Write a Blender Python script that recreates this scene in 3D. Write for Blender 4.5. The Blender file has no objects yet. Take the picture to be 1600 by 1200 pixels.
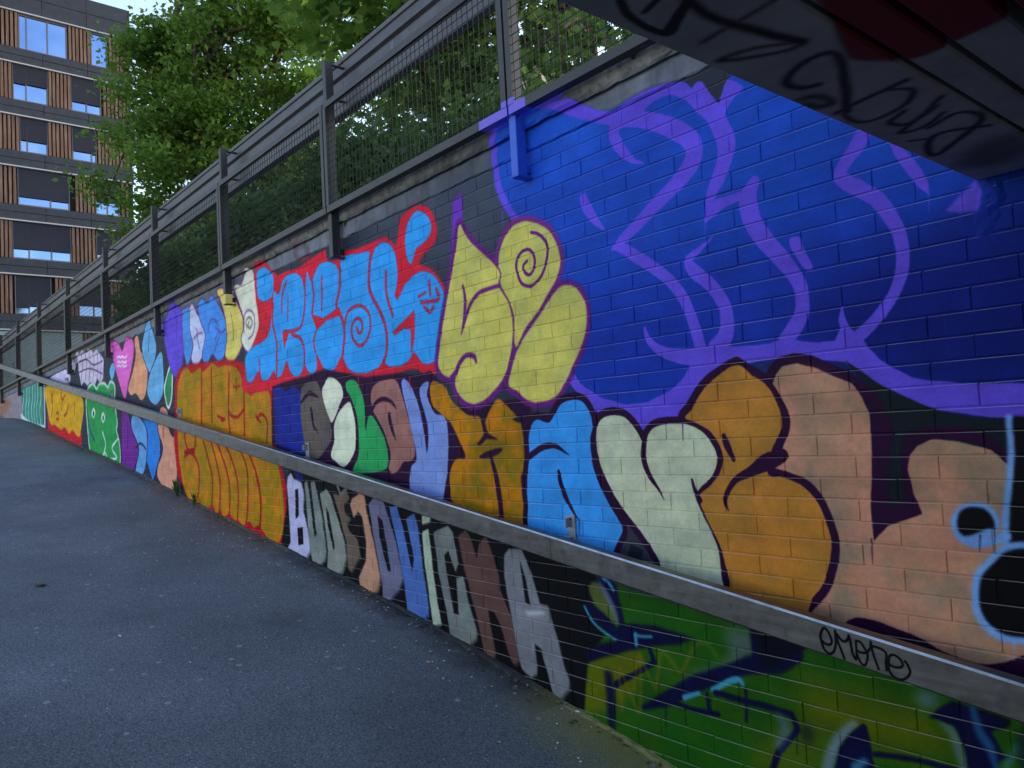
import bpy, math
import numpy as np
from mathutils import Matrix, Vector
sc = bpy.context.scene
col = sc.collection
# ------------------------------------------------------------------ camera
cd = bpy.data.cameras.new('camera'); cam = bpy.data.objects.new('camera', cd); col.objects.link(cam)
cd.sensor_width = 36.0; cd.lens = 27.2179; cd.clip_start = 0.05; cd.clip_end = 900
R = [[0.6405285, 0.0790656, 0.7638533], [0.7659393, 0.0058768, -0.642886], [-0.0553192, 0.9968521, -0.0567952]]
M4 = Matrix([R[0] + [0], R[1] + [0], R[2] + [0], [0, 0, 0, 1]])
M4.translation = Vector([0.0, -2.8146, 0.17438])
cam.matrix_world = M4
sc.camera = cam
# ------------------------------------------------------------------ world and sun (evening shade, clear sky)
SUN_EL, SUN_AZ = 30.0, 3.0            # degrees; azimuth from +Y towards +X
wd = bpy.data.worlds.new('World'); sc.world = wd; wd.use_nodes = True
wn = wd.node_tree.nodes; bg = wn['Background']
sky = wn.new('ShaderNodeTexSky'); sky.sky_type = 'NISHITA'; sky.sun_disc = False
sky.sun_elevation = math.radians(SUN_EL); sky.sun_rotation = math.radians(SUN_AZ)
sky.air_density = 1.2; sky.dust_density = 0.6; sky.ozone_density = 1.6
wd.node_tree.links.new(sky.outputs[0], bg.inputs[0]); bg.inputs[1].default_value = 0.135
sd = bpy.data.lights.new('sun', 'SUN'); sd.energy = 1.3; sd.angle = math.radians(11); sd.color = (1, .93, .82)
sun = bpy.data.objects.new('sun', sd); col.objects.link(sun)
e, a = math.radians(SUN_EL), math.radians(SUN_AZ)
sv = Vector((math.sin(a) * math.cos(e), math.cos(a) * math.cos(e), math.sin(e)))
sun.rotation_euler = sv.to_track_quat('Z', 'Y').to_euler()
vs = sc.view_settings; vs.view_transform = 'Standard'; vs.look = 'None'; vs.gamma = 1.0; vs.use_curve_mapping = False
vs.exposure = 1.7
vs.use_white_balance = True; vs.white_balance_temperature = 7500; vs.white_balance_tint = 12    # camera balanced for open shade
rng = np.random.default_rng(11)

# ------------------------------------------------------------------ helpers
class MB:
    """collects boxes, tubes and prisms and links them as one mesh object"""
    def __init__(s): s.v = []; s.f = []
    def add(s, V, F):
        o = len(s.v); s.v += [tuple(map(float, p)) for p in V]; s.f += [tuple(i + o for i in f) for f in F]
    def box(s, lo, hi):
        x0, y0, z0 = lo; x1, y1, z1 = hi
        s.add([(x0, y0, z0), (x1, y0, z0), (x1, y1, z0), (x0, y1, z0), (x0, y0, z1), (x1, y0, z1), (x1, y1, z1), (x0, y1, z1)],
              [(0, 3, 2, 1), (4, 5, 6, 7), (0, 1, 5, 4), (1, 2, 6, 5), (2, 3, 7, 6), (3, 0, 4, 7)])
    def cbox(s, lo, hi, c):
        """box with chamfered edges"""
        lo = np.array(lo, float); hi = np.array(hi, float); V = []; idx = {}
        for ax in range(3):
            for sg in (0, 1):
                for i in (0, 1):
                    for j in (0, 1):
                        p = np.zeros(3); o = [k for k in range(3) if k != ax]
                        p[ax] = hi[ax] if sg else lo[ax]
                        p[o[0]] = hi[o[0]] - c if i else lo[o[0]] + c
                        p[o[1]] = hi[o[1]] - c if j else lo[o[1]] + c
                        q = [0, 0, 0]; q[ax] = sg; q[o[0]] = i; q[o[1]] = j
                        idx[(ax, tuple(q))] = len(V); V.append(tuple(p))
        F = []
        for ax in range(3):
            o = [k for k in range(3) if k != ax]
            for sg in (0, 1):
                def key(i, j):
                    q = [0, 0, 0]; q[ax] = sg; q[o[0]] = i; q[o[1]] = j; return idx[(ax, tuple(q))]
                F.append((key(0, 0), key(1, 0), key(1, 1), key(0, 1)))
        for ax in range(3):                       # edges along ax
            o = [k for k in range(3) if k != ax]
            for i in (0, 1):
                for j in (0, 1):
                    q0 = [0, 0, 0]; q0[o[0]] = i; q0[o[1]] = j; q1 = list(q0); q1[ax] = 1
                    F.append((idx[(o[0], tuple(q0))], idx[(o[0], tuple(q1))], idx[(o[1], tuple(q1))], idx[(o[1], tuple(q0))]))
        for i in (0, 1):
            for j in (0, 1):
                for k in (0, 1): F.append(tuple(idx[(ax, (i, j, k))] for ax in range(3)))
        s.add(V, F)
    def tube(s, pts, rad, n=6, cap=True):
        P = np.array(pts, float); m = len(P); rad = np.broadcast_to(np.array(rad, float), (m,)); V = []; F = []
        for i in range(m):
            d = P[min(i + 1, m - 1)] - P[max(i - 1, 0)]; d = d / (np.linalg.norm(d) + 1e-9)
            h = np.array([0, 0, 1.]) if abs(d[2]) < .9 else np.array([1., 0, 0])
            x = np.cross(d, h); x /= np.linalg.norm(x); y = np.cross(d, x)
            for k in range(n):
                t = 2 * math.pi * k / n; V.append(P[i] + rad[i] * (x * math.cos(t) + y * math.sin(t)))
        for i in range(m - 1):
            for k in range(n): F.append((i * n + k, i * n + (k + 1) % n, (i + 1) * n + (k + 1) % n, (i + 1) * n + k))
        if cap: F.append(tuple(range(n - 1, -1, -1))); F.append(tuple((m - 1) * n + k for k in range(n)))
        s.add(V, F)
    def prism(s, prof, x0, x1, sh=0.0):
        """profile in (y,z) extruded along x; sh lifts the far end"""
        n = len(prof); V = [(x0, y, z) for y, z in prof] + [(x1, y, z + sh) for y, z in prof]
        s.add(V, [tuple(range(n)), tuple(range(2 * n - 1, n - 1, -1))] + [(i, n + i, n + (i + 1) % n, (i + 1) % n) for i in range(n)])
    def mesh(s, name, mat, smooth=False):
        me = bpy.data.meshes.new(name); me.from_pydata(s.v, [], s.f)
        bm_fix(me)
        if mat: me.materials.append(mat)
        if smooth: me.polygons.foreach_set('use_smooth', [True] * len(me.polygons))
        return me
    def build(s, name, mat, parent=None, smooth=False):
        return link(name, s.mesh(name, mat, smooth), parent)
def bm_fix(me):
    import bmesh
    if len(me.polygons) > 60000: return
    b = bmesh.new(); b.from_mesh(me); bmesh.ops.recalc_face_normals(b, faces=b.faces); b.to_mesh(me); b.free()
def link(name, data, parent=None):
    o = bpy.data.objects.new(name, data); col.objects.link(o); o.parent = parent; return o
def thing(name, label, cat, loc=(0, 0, 0), group=None):
    o = link(name, None); o.empty_display_size = .1; o['label'] = label; o['category'] = cat
    if group: o['group'] = group
    o['base'] = list(map(float, loc)); return o
def tag(o, label, cat, group=None):
    o['label'] = label; o['category'] = cat
    if group: o['group'] = group
    return o
def struct(o): o['kind'] = 'structure'; return o
def stuff(o): o['kind'] = 'stuff'; return o

# ---- materials
def lin(c): return tuple((v / 255 / 12.92 if v / 255 <= .04045 else ((v / 255 + .055) / 1.055) ** 2.4) for v in c)
class Mat:
    def __init__(s, name, rough=.7, metal=0.0, spec=.5):
        s.m = bpy.data.materials.new(name); s.m.use_nodes = True; s.t = s.m.node_tree; s.n = s.t.nodes
        s.b = s.n['Principled BSDF']; s.b.inputs['Roughness'].default_value = rough
        s.b.inputs['Metallic'].default_value = metal; s.b.inputs['Specular IOR Level'].default_value = spec
        s.pos = s.n.new('ShaderNodeNewGeometry').outputs['Position']
    def L(s, a, b): s.t.links.new(a, b)
    def noise(s, scale, detail=3, rough=.55, vec=None, dist=0.0, stretch=None):
        n = s.n.new('ShaderNodeTexNoise'); n.inputs['Scale'].default_value = scale
        n.inputs['Detail'].default_value = detail; n.inputs['Roughness'].default_value = rough; n.inputs['Distortion'].default_value = dist
        v = vec or s.pos
        if stretch:
            mp = s.n.new('ShaderNodeMapping'); mp.inputs['Scale'].default_value = stretch; s.L(v, mp.inputs[0]); v = mp.outputs[0]
        s.L(v, n.inputs['Vector']); return n.outputs['Fac']
    def ramp(s, fac, stops):
        r = s.n.new('ShaderNodeValToRGB'); el = r.color_ramp.elements
        while len(el) < len(stops): el.new(.5)
        for e_, (p, c) in zip(el, stops): e_.position = p; e_.color = (c[0], c[1], c[2], 1) if hasattr(c, '__len__') else (c, c, c, 1)
        s.L(fac, r.inputs[0]); return r.outputs[0]
    def mix(s, a, b, fac, mode='MIX'):
        x = s.n.new('ShaderNodeMix'); x.data_type = 'RGBA'; x.blend_type = mode
        for v, i in ((a, 6), (b, 7)):
            if hasattr(v, 'default_value'): s.L(v, x.inputs[i])
            else: x.inputs[i].default_value = (v[0], v[1], v[2], 1)
        if hasattr(fac, 'default_value'): s.L(fac, x.inputs[0])
        else: x.inputs[0].default_value = fac
        return x.outputs[2]
    def math(s, op, a, b=0.0, c=None):
        x = s.n.new('ShaderNodeMath'); x.operation = op
        for i, v in enumerate((a, b, c)):
            if v is None: continue
            if hasattr(v, 'default_value'): s.L(v, x.inputs[i])
            else: x.inputs[i].default_value = v
        return x.outputs[0]
    def sep(s):
        x = s.n.new('ShaderNodeSeparateXYZ'); s.L(s.pos, x.inputs[0]); return x.outputs
    def bump(s, h, strength=.3, dist=.01):
        b = s.n.new('ShaderNodeBump'); b.inputs['Strength'].default_value = strength; b.inputs['Distance'].default_value = dist
        s.L(h, b.inputs['Height']); s.L(b.outputs[0], s.b.inputs['Normal']); return s
    def color(s, c):
        if hasattr(c, 'default_value'): s.L(c, s.b.inputs['Base Color'])
        else: s.b.inputs['Base Color'].default_value = (c[0], c[1], c[2], 1)
        return s
    def image(s, img, x0, z0, x1, z1, axes=(0, 2), wob=True):
        """paint laid on a plane: metres -> image coordinates, straight onto the surface"""
        p = list(s.sep()); c = s.n.new('ShaderNodeCombineXYZ')
        if wob:
            for ax in set(axes):
                n_ = s.math('ADD', s.math('MULTIPLY', s.math('SUBTRACT', s.noise(9 + ax, 2, .5), .5), .012), s.math('MULTIPLY', s.math('SUBTRACT', s.noise(240 + 9 * ax, 2, .6), .5), .009))
                p[ax] = s.math('ADD', p[ax], n_)
        for i, (ax, lo, hi) in enumerate(((axes[0], x0, x1), (axes[1], z0, z1))):
            s.L(s.math('DIVIDE', s.math('SUBTRACT', p[ax], lo), hi - lo), c.inputs[i])
        t = s.n.new('ShaderNodeTexImage'); t.image = img; t.extension = 'EXTEND'; t.interpolation = 'Cubic'
        s.L(c.outputs[0], t.inputs[0]); return t.outputs[0], t.outputs[1]

def crom(pts,closed,n=6):
    P=np.asarray(pts,float); N=len(P)
    if N<3: return P
    out=[]
    rng=range(N) if closed else range(N-1)
    t=np.linspace(0,1,n,endpoint=False)[:,None]
    for i in rng:
        if closed: a,b,c,d=P[i-1],P[i],P[(i+1)%N],P[(i+2)%N]
        else: a,b,c,d=P[max(i-1,0)],P[i],P[i+1],P[min(i+2,N-1)]
        out.append(.5*((2*b)+(c-a)*t+(2*a-5*b+4*c-d)*t*t+(3*b-a-3*c+d)*t**3))
    if not closed: out.append(P[-1:])
    return np.concatenate(out)
def blur(m,r):
    r=int(round(r))
    if r<1: return m
    for _ in range(2):
        for ax in (0,1):
            k=2*r+1; q=np.pad(m,[(r+1,r) if i==ax else (0,0) for i in (0,1)],mode='edge').cumsum(ax)
            m=(q[k:]-q[:-k])/k if ax==0 else (q[:,k:]-q[:,:-k])/k
    return m
def poly_mask(P,W,H):
    """coverage mask of a closed polygon in pixel coords, returns (mask,x0,y0)"""
    x0=max(int(np.floor(P[:,0].min()))-1,0);x1=min(int(np.ceil(P[:,0].max()))+2,W)
    y0=max(int(np.floor(P[:,1].min()))-1,0);y1=min(int(np.ceil(P[:,1].max()))+2,H)
    if x1-x0<2 or y1-y0<2: return None
    A=P;B=np.roll(P,-1,0); w=x1-x0; m=np.zeros((y1-y0,w),np.float32); SUB=3
    ax,ay,bx,by=A[:,0],A[:,1],B[:,0],B[:,1]
    for j in range(y0,y1):
        row=np.zeros(w+2)
        for s in range(SUB):
            y=j+(s+.5)/SUB
            c=((ay<=y)&(by>y))|((by<=y)&(ay>y))
            if not c.any(): continue
            xs=np.sort(ax[c]+(y-ay[c])*(bx[c]-ax[c])/(by[c]-ay[c]))-x0
            xs=np.clip(xs,0,w-.001)
            for a,b in zip(xs[::2],xs[1::2]):
                i=int(a);k=int(b)
                row[i]+=(i+1-a); row[i+1]+=1-(i+1-a)
                row[k]-=(k+1-b); row[k+1]-=1-(k+1-b)
        m[j-y0]=np.cumsum(row)[:w]/SUB
    return np.clip(m,0,1),x0,y0
def stroke_mask(P,Wd,W,H,closed):
    R=Wd.max()/2+2
    x0=max(int(P[:,0].min()-R),0);x1=min(int(P[:,0].max()+R)+1,W)
    y0=max(int(P[:,1].min()-R),0);y1=min(int(P[:,1].max()+R)+1,H)
    if x1-x0<1 or y1-y0<1: return None
    m=np.zeros((y1-y0,x1-x0),np.float32); n=len(P)
    for i in range(n if closed else n-1):
        a,b=P[i],P[(i+1)%n];ra,rb=Wd[i]/2,Wd[(i+1)%n]/2
        r=max(ra,rb)+1.5
        u0=max(int(min(a[0],b[0])-r),x0);u1=min(int(max(a[0],b[0])+r)+2,x1)
        v0=max(int(min(a[1],b[1])-r),y0);v1=min(int(max(a[1],b[1])+r)+2,y1)
        if u1<=u0 or v1<=v0: continue
        X=(np.arange(u0,u1)+.5)[None,:]-a[0];Y=(np.arange(v0,v1)+.5)[:,None]-a[1]
        d=b-a;L=max(d@d,1e-6);t=np.clip((X*d[0]+Y*d[1])/L,0,1)
        D=np.sqrt((X-t*d[0])**2+(Y-t*d[1])**2)
        c=np.clip(ra+(rb-ra)*t-D+.5,0,1)
        s=m[v0-y0:v1-y0,u0-x0:u1-x0];np.maximum(s,c,out=s)
    return m,x0,y0
def vnoise(H,W,cell,rng):
    gh,gw=int(H/cell)+3,int(W/cell)+3;g=rng.random((gh,gw)).astype(np.float32)
    y=np.arange(H)/cell;x=np.arange(W)/cell;yi=y.astype(int);xi=x.astype(int)
    fy=(y-yi)[:,None];fx=(x-xi)[None,:];fy=fy*fy*(3-2*fy);fx=fx*fx*(3-2*fx)
    return (g[yi][:,xi]*(1-fx)+g[yi][:,xi+1]*fx)*(1-fy)+(g[yi+1][:,xi]*(1-fx)+g[yi+1][:,xi+1]*fx)*fy
def paint(ops,cols,X0,Z0,X1,Z1,res):
    """ops in mm on a plane -> float RGBA image, row 0 at Z0 (bottom)"""
    W=int((X1-X0)/res);H=int((Z1-Z0)/res);img=np.zeros((H,W,4),np.float32);rng=np.random.default_rng(4)
    for kind,ci,sm,soft,al,closed,mot,data in ops:
        A=np.asarray(data,float)
        if A[:,0].max()<X0-300 or A[:,0].min()>X1+300: continue
        A=A.copy();A[:,0]=(A[:,0]-X0)/res;A[:,1]=(A[:,1]-Z0)/res
        if kind=='S': A[:,2]/=res
        if sm: A=crom(A,kind=='P' or closed)
        pad=soft/res
        r=poly_mask(A[:,:2],W,H) if kind=='P' else stroke_mask(A[:,:2],np.maximum(A[:,2],.3),W,H,closed)
        if r is None: continue
        m,x0,y0=r
        if pad>.8:
            k=int(pad*2)+2; y1=y0+m.shape[0];x1=x0+m.shape[1]
            a,b,c,d=min(k,y0),min(k,H-y1),min(k,x0),min(k,W-x1)
            m=np.pad(m,((a,b),(c,d)));y0-=a;x0-=c; m=blur(m,pad*.6)
        col=np.array(cols[ci],np.float32)/255
        h,w=m.shape;sub=img[y0:y0+h,x0:x0+w]
        if mot is not None:
            n=vnoise(h,w,210/res,rng)*.45+vnoise(h,w,90/res,rng)*.3+vnoise(h,w,34/res,rng)*.25;n=np.clip((n-.36)*2.6,0,1)[...,None]*.75
            col=col*(1-n)+np.array(cols[mot],np.float32)/255*n
        ma=(m*al)[...,None]
        sub[...,:3]=sub[...,:3]*(1-ma)+col*ma
        sub[...,3:]=np.maximum(sub[...,3:],ma)
    return img


def make_image(name, arr):
    h, w = arr.shape[:2]; im = bpy.data.images.new(name, w, h, alpha=True); im.alpha_mode = 'CHANNEL_PACKED'
    im.pixels.foreach_set(np.ascontiguousarray(np.clip(arr, 0, 1), np.float32).ravel()); im.update(); im.pack(); return im

# ------------------------------------------------------------------ graffiti, as strokes and fills in millimetres on the wall (x, z)
COLS = [(51,56,72),(81,88,109),(145,145,211),(159,143,159),(169,120,99),(51,151,135),(188,237,237),(214,240,250),(204,204,235),(224,210,252),(233,23,45),(240,179,24),(194,44,36),(230,250,238),(6,166,86),(234,248,238),(10,52,41),(48,54,160),(223,207,240),(89,58,89),(233,209,245),(104,184,242),(63,27,58),(247,169,129),(182,43,129),(255,114,219),(255,246,255),(107,186,242),(253,255,253),(3,157,95),(36,12,43),(129,37,158),(53,11,60),(16,137,238),(103,174,241),(243,164,138),(45,8,37),(53,20,41),(96,71,183),(111,79,233),(77,47,173),(134,37,129),(64,158,244),(211,219,255),(60,156,250),(240,218,115),(117,81,44),(244,242,222),(84,48,60),(209,15,31),(223,135,23),(150,132,5),(173,11,21),(175,16,22),(244,30,59),(1,169,255),(218,39,71),(229,59,88),(0,78,199),(6,107,236),(0,40,165),(0,10,95),(108,83,236),(46,4,52),(13,38,151),(112,97,87),(96,88,96),(239,242,216),(2,174,98),(178,117,109),(163,106,103),(131,158,232),(223,131,14),(124,111,20),(131,57,210),(118,28,131),(139,43,144),(235,218,108),(202,196,111),(17,31,42),(25,31,44),(222,151,122),(148,135,114),(222,140,57),(178,125,53),(33,164,255),(224,227,194),(188,196,174),(6,6,11),(129,182,255),(9,9,16),(14,34,126),(109,107,130),(200,194,237),(81,85,83),(148,156,153),(121,128,128),(83,87,82),(153,158,150),(128,133,128),(65,53,46),(119,99,86),(122,117,112),(116,82,68),(211,151,125),(65,63,83),(119,116,150),(42,64,107),(77,117,195),(101,109,96),(185,199,177),(99,106,95),(180,194,173),(71,76,75),(132,140,137),(112,117,120),(59,39,38),(107,73,70),(77,77,83),(141,141,152),(115,115,125),(216,219,231),(16,91,16),(45,92,13),(110,110,10),(105,105,7),(103,105,16),(111,124,137),(5,8,59),(101,112,53),(144,158,199),(50,157,195),(151,115,19),(103,196,238),(7,8,34),(5,7,24),(101,122,164),(9,15,44),(132,152,186),(110,135,169),(121,141,174),(23,104,157),(12,22,66),(231,154,70),(229,162,131)]
OPS = [
('P',0,0,23.0,1.0,1,None,[(-34532,5258),(-528,1926),(-806,-1517),(-35615,-1811)]),
('P',1,1,230.6,0.7,1,None,[(-5010,1646),(-3846,1848),(-3055,1877),(-3104,1302),(-3642,1140),(-4334,1362)]),
('P',2,1,93.7,0.7,1,None,[(-10004,1703),(-8788,1726),(-7877,1767),(-6950,1755),(-6959,1666),(-7893,1605),(-9024,1602),(-10016,1585)]),
('P',3,0,92.9,1.0,1,None,[(-30761,1755),(-30641,2588),(-20955,1716),(-20763,997),(-24713,572)]),
('P',4,1,149.3,1.0,1,None,[(-30761,1755),(-30686,2276),(-23366,1651),(-22954,1335),(-25952,1227)]),
('P',5,0,33.9,1.0,1,None,[(-21018,1974),(-18207,1628),(-18166,725),(-19553,846),(-20754,1069)]),
('S',6,1,21.9,1.0,0,None,[(-20650,1913,59),(-20609,1500,58),(-20828,1220,59),(-20685,876,58)]),
('S',6,1,21.3,1.0,0,None,[(-20201,1875,57),(-20162,1470,57),(-20374,1196,57),(-20237,859,57)]),
('S',6,1,20.8,1.0,0,None,[(-19855,1846,56),(-19817,1447,55),(-20023,1177,56),(-19890,845,55)]),
('S',6,1,20.2,1.0,0,None,[(-19437,1811,54),(-19401,1420,54),(-19599,1154,54),(-19472,829,54)]),
('S',6,1,19.8,1.0,0,None,[(-19113,1783,53),(-19079,1398,53),(-19271,1136,53),(-19148,816,53)]),
('S',6,1,19.3,1.0,0,None,[(-18799,1757,52),(-18766,1377,51),(-18953,1119,52),(-18834,804,52)]),
('S',6,1,18.8,1.0,0,None,[(-18419,1725,50),(-18388,1352,50),(-18569,1098,51),(-18454,789,50)]),
('S',7,1,20.3,1.0,0,None,[(-21033,1083,112),(-19556,818,102),(-18096,710,92)]),
('S',8,1,18.2,1.0,0,None,[(-17993,1585,152),(-18022,720,152)]),
('P',9,1,15.3,1.0,1,None,[(-17357,1635),(-16261,1685),(-15735,1660),(-15416,1494),(-15763,1408)]),
('P',10,0,15.3,1.0,1,None,[(-17715,925),(-14635,499),(-14609,284),(-15825,352),(-17609,642)]),
('P',11,1,15.6,1.0,1,None,[(-17785,1530),(-14615,1133),(-14684,511),(-14946,443),(-15356,566),(-15638,507),(-16024,635),(-16385,601),(-16934,717),(-17392,747),(-17700,1052)]),
('S',12,1,17.2,1.0,0,None,[(-17316,1406,46),(-17146,1145,46),(-17240,902,46)]),
('S',12,1,17.1,1.0,0,None,[(-17055,1362,45),(-17275,1178,46)]),
('S',12,1,15.9,1.0,0,None,[(-16304,1308,43),(-16202,1148,42),(-15958,1214,42)]),
('S',12,1,15.9,1.0,0,None,[(-16202,1148,42),(-16282,975,43)]),
('S',12,1,15.4,1.0,0,None,[(-15635,1032,40),(-15821,893,41),(-16058,846,42)]),
('S',12,1,14.5,1.0,0,None,[(-15141,1047,39),(-15168,804,39)]),
('S',12,1,16.5,1.0,0,None,[(-16782,929,44),(-16593,932,44),(-16544,821,43),(-16794,821,44)]),
('S',13,1,19.9,1.0,1,None,[(-14194,968,98),(-14054,1168,97),(-13704,1219,94),(-13439,1123,91),(-13271,1185,90),(-12959,1173,87),(-12716,1094,85),(-12562,1166,84),(-12331,1089,82),(-12356,857,82),(-12246,572,81),(-12304,459,82),(-12143,247,80),(-12172,-27,80),(-12686,-3,85),(-13016,167,87),(-13183,47,89),(-13933,153,95),(-14122,545,97)]),
('P',14,1,19.9,1.0,1,None,[(-14194,968),(-14054,1168),(-13704,1219),(-13439,1123),(-13271,1185),(-12959,1173),(-12716,1094),(-12562,1166),(-12331,1089),(-12356,857),(-12246,572),(-12304,459),(-12143,247),(-12172,-27),(-12686,-3),(-13016,167),(-13183,47),(-13933,153),(-14122,545)]),
('P',15,1,12.8,1.0,1,None,[(-13841,792),(-13698,866),(-13574,779),(-13716,694)]),
('P',16,1,12.8,1.0,1,None,[(-13752,777),(-13703,816),(-13641,772),(-13713,725)]),
('P',15,1,12.0,1.0,1,None,[(-13197,691),(-13065,763),(-12951,679),(-13082,597)]),
('P',16,1,12.0,1.0,1,None,[(-13115,677),(-13070,714),(-13013,672),(-13079,626)]),
('S',13,1,12.1,1.0,0,None,[(-13138,462,40),(-12955,263,40),(-13180,71,40)]),
('S',13,1,11.2,1.0,0,None,[(-12179,340,37),(-12567,208,38),(-12299,65,37),(-12681,44,38)]),
('S',17,1,13.1,1.0,0,None,[(-14146,860,44),(-14006,541,44),(-13686,353,42)]),
('P',18,0,13.0,1.0,1,None,[(-14744,1808),(-14582,1888),(-14442,1807),(-14193,1854),(-14011,1781),(-13774,1827),(-13560,1731),(-13337,1767),(-13095,1640),(-12939,1555),(-13011,1268),(-13183,1213),(-13387,1300),(-13571,1214),(-13878,1290),(-14069,1242),(-14347,1328),(-14549,1279),(-14722,1543)]),
('S',19,1,13.7,1.0,0,None,[(-14440,1818,23),(-14415,1601,23),(-14539,1376,23)]),
('S',19,1,13.4,1.0,0,None,[(-14152,1786,22),(-14128,1573,22),(-14248,1351,22)]),
('S',19,1,13.0,1.0,0,None,[(-13874,1756,22),(-13851,1546,22),(-13967,1328,22)]),
('S',19,1,12.7,1.0,0,None,[(-13605,1726,21),(-13582,1520,21),(-13695,1305,21)]),
('S',19,1,12.4,1.0,0,None,[(-13344,1697,21),(-13323,1495,21),(-13432,1284,21)]),
('S',19,1,12.2,1.0,0,None,[(-13134,1674,20),(-13113,1474,20),(-13220,1266,20)]),
('S',19,1,13.0,1.0,0,None,[(-14655,1689,23),(-14117,1677,22),(-13624,1544,21),(-13022,1544,20)]),
('S',19,1,13.1,1.0,0,None,[(-14674,1517,23),(-13901,1509,22),(-13043,1349,20)]),
('P',20,1,14.5,1.0,1,None,[(-15233,1669),(-15113,1780),(-14965,1676),(-15086,1543)]),
('P',21,1,11.3,1.0,1,None,[(-12601,1348),(-12397,1452),(-12256,1363),(-12382,1234),(-12499,1215)]),
('S',22,1,11.5,1.0,1,None,[(-11188,1634,33),(-11055,1686,33),(-10969,1607,32),(-10893,1445,32),(-10597,1395,31),(-10579,1286,31),(-10675,921,31),(-10927,805,32),(-11198,916,33),(-11426,906,34),(-11582,1014,34),(-11329,1213,34),(-11145,1430,33)]),
('P',23,1,11.5,1.0,1,None,[(-11188,1634),(-11055,1686),(-10969,1607),(-10893,1445),(-10597,1395),(-10579,1286),(-10675,921),(-10927,805),(-11198,916),(-11426,906),(-11582,1014),(-11329,1213),(-11145,1430)]),
('S',24,1,12.4,1.0,1,None,[(-12525,1693,38),(-12327,1755,37),(-12037,1692,36),(-11836,1559,36),(-11612,1704,35),(-11347,1671,34),(-11227,1569,33),(-11313,1360,34),(-11575,1076,34),(-11766,893,35),(-12026,1112,36),(-12355,1494,37)]),
('P',25,1,12.4,1.0,1,None,[(-12525,1693),(-12327,1755),(-12037,1692),(-11836,1559),(-11612,1704),(-11347,1671),(-11227,1569),(-11313,1360),(-11575,1076),(-11766,893),(-12026,1112),(-12355,1494)]),
('S',26,1,10.7,1.0,0,None,[(-12130,1499,27),(-12020,1506,27),(-11951,1480,27),(-11844,1487,27),(-11742,1458,26),(-11603,1461,26)]),
('S',26,1,10.7,1.0,0,None,[(-12138,1426,27),(-12028,1433,27),(-11959,1408,27),(-11851,1415,27),(-11749,1387,26),(-11611,1391,26)]),
('S',26,1,10.7,1.0,0,None,[(-12144,1371,27),(-12034,1378,27),(-11964,1353,27),(-11857,1361,27),(-11755,1333,26),(-11616,1338,26)]),
('S',22,1,10.7,1.0,1,None,[(-10828,1480,32),(-10654,1710,31),(-10439,1805,31),(-10339,1668,30),(-10193,1447,30),(-10264,1294,30),(-10478,1136,31),(-10671,1253,31)]),
('P',27,1,10.7,1.0,1,None,[(-10828,1480),(-10654,1710),(-10439,1805),(-10339,1668),(-10193,1447),(-10264,1294),(-10478,1136),(-10671,1253)]),
('S',22,1,10.4,1.0,1,None,[(-10645,919,31),(-10478,1136,31),(-10013,1347,29),(-9927,1141,29),(-9956,853,29),(-10183,726,29),(-10350,720,30),(-10542,789,31)]),
('P',27,1,10.4,1.0,1,None,[(-10645,919),(-10478,1136),(-10013,1347),(-9927,1141),(-9956,853),(-10183,726),(-10350,720),(-10542,789)]),
('S',22,1,9.2,1.0,0,None,[(-10484,1646,18),(-10538,1405,18)]),
('S',28,1,8.4,1.0,0,None,[(-9898,904,43),(-9671,1124,42),(-9574,1092,41),(-9631,769,41),(-9769,647,42),(-9884,786,43),(-9898,904,43)]),
('P',29,1,8.3,1.0,1,None,[(-9873,894),(-9673,1101),(-9601,1072),(-9656,771),(-9792,679)]),
('S',30,0,13.7,1.0,1,None,[(-11957,742,50),(-11617,679,48),(-11412,407,47),(-11139,254,46),(-11192,41,46),(-11469,-149,47),(-11769,-134,49),(-12044,-90,50)]),
('P',31,0,13.7,1.0,1,None,[(-11957,742),(-11617,679),(-11412,407),(-11139,254),(-11192,41),(-11469,-149),(-11769,-134),(-12044,-90)]),
('S',32,1,10.4,1.0,0,None,[(-11638,477,26),(-11701,195,26)]),
('S',30,0,12.1,1.0,1,None,[(-10922,560,45),(-10235,490,41),(-10150,249,41),(-10167,75,41),(-10505,-254,42),(-10767,14,44),(-10675,343,43)]),
('P',33,0,12.1,1.0,1,None,[(-10922,560),(-10235,490),(-10150,249),(-10167,75),(-10505,-254),(-10767,14),(-10675,343)]),
('S',30,1,13.0,1.0,1,None,[(-11389,624,47),(-10983,563,45),(-10729,386,44),(-10760,80,44),(-10901,-127,44),(-11154,-197,46),(-11304,-113,47),(-11115,185,46),(-11440,452,47)]),
('P',34,1,13.0,1.0,1,None,[(-11389,624),(-10983,563),(-10729,386),(-10760,80),(-10901,-127),(-11154,-197),(-11304,-113),(-11115,185),(-11440,452)]),
('S',30,1,9.7,1.0,0,None,[(-11273,188,27),(-11016,243,26),(-10782,163,25)]),
('S',30,1,11.4,1.0,1,None,[(-10110,643,35),(-9949,665,34),(-9801,587,34),(-9812,472,34),(-10122,525,35)]),
('P',35,1,11.4,1.0,1,None,[(-10110,643),(-9949,665),(-9801,587),(-9812,472),(-10122,525)]),
('S',36,1,11.3,1.0,1,None,[(-10210,465,47),(-9818,411,45),(-9677,307,44),(-9487,234,43),(-9532,-214,43),(-9691,-330,44),(-9895,-358,45),(-10252,-225,47),(-10292,-83,47),(-10026,152,46),(-10169,328,47)]),
('P',35,1,11.3,1.0,1,None,[(-10210,465),(-9818,411),(-9677,307),(-9487,234),(-9532,-214),(-9691,-330),(-9895,-358),(-10252,-225),(-10292,-83),(-10026,152),(-10169,328)]),
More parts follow.
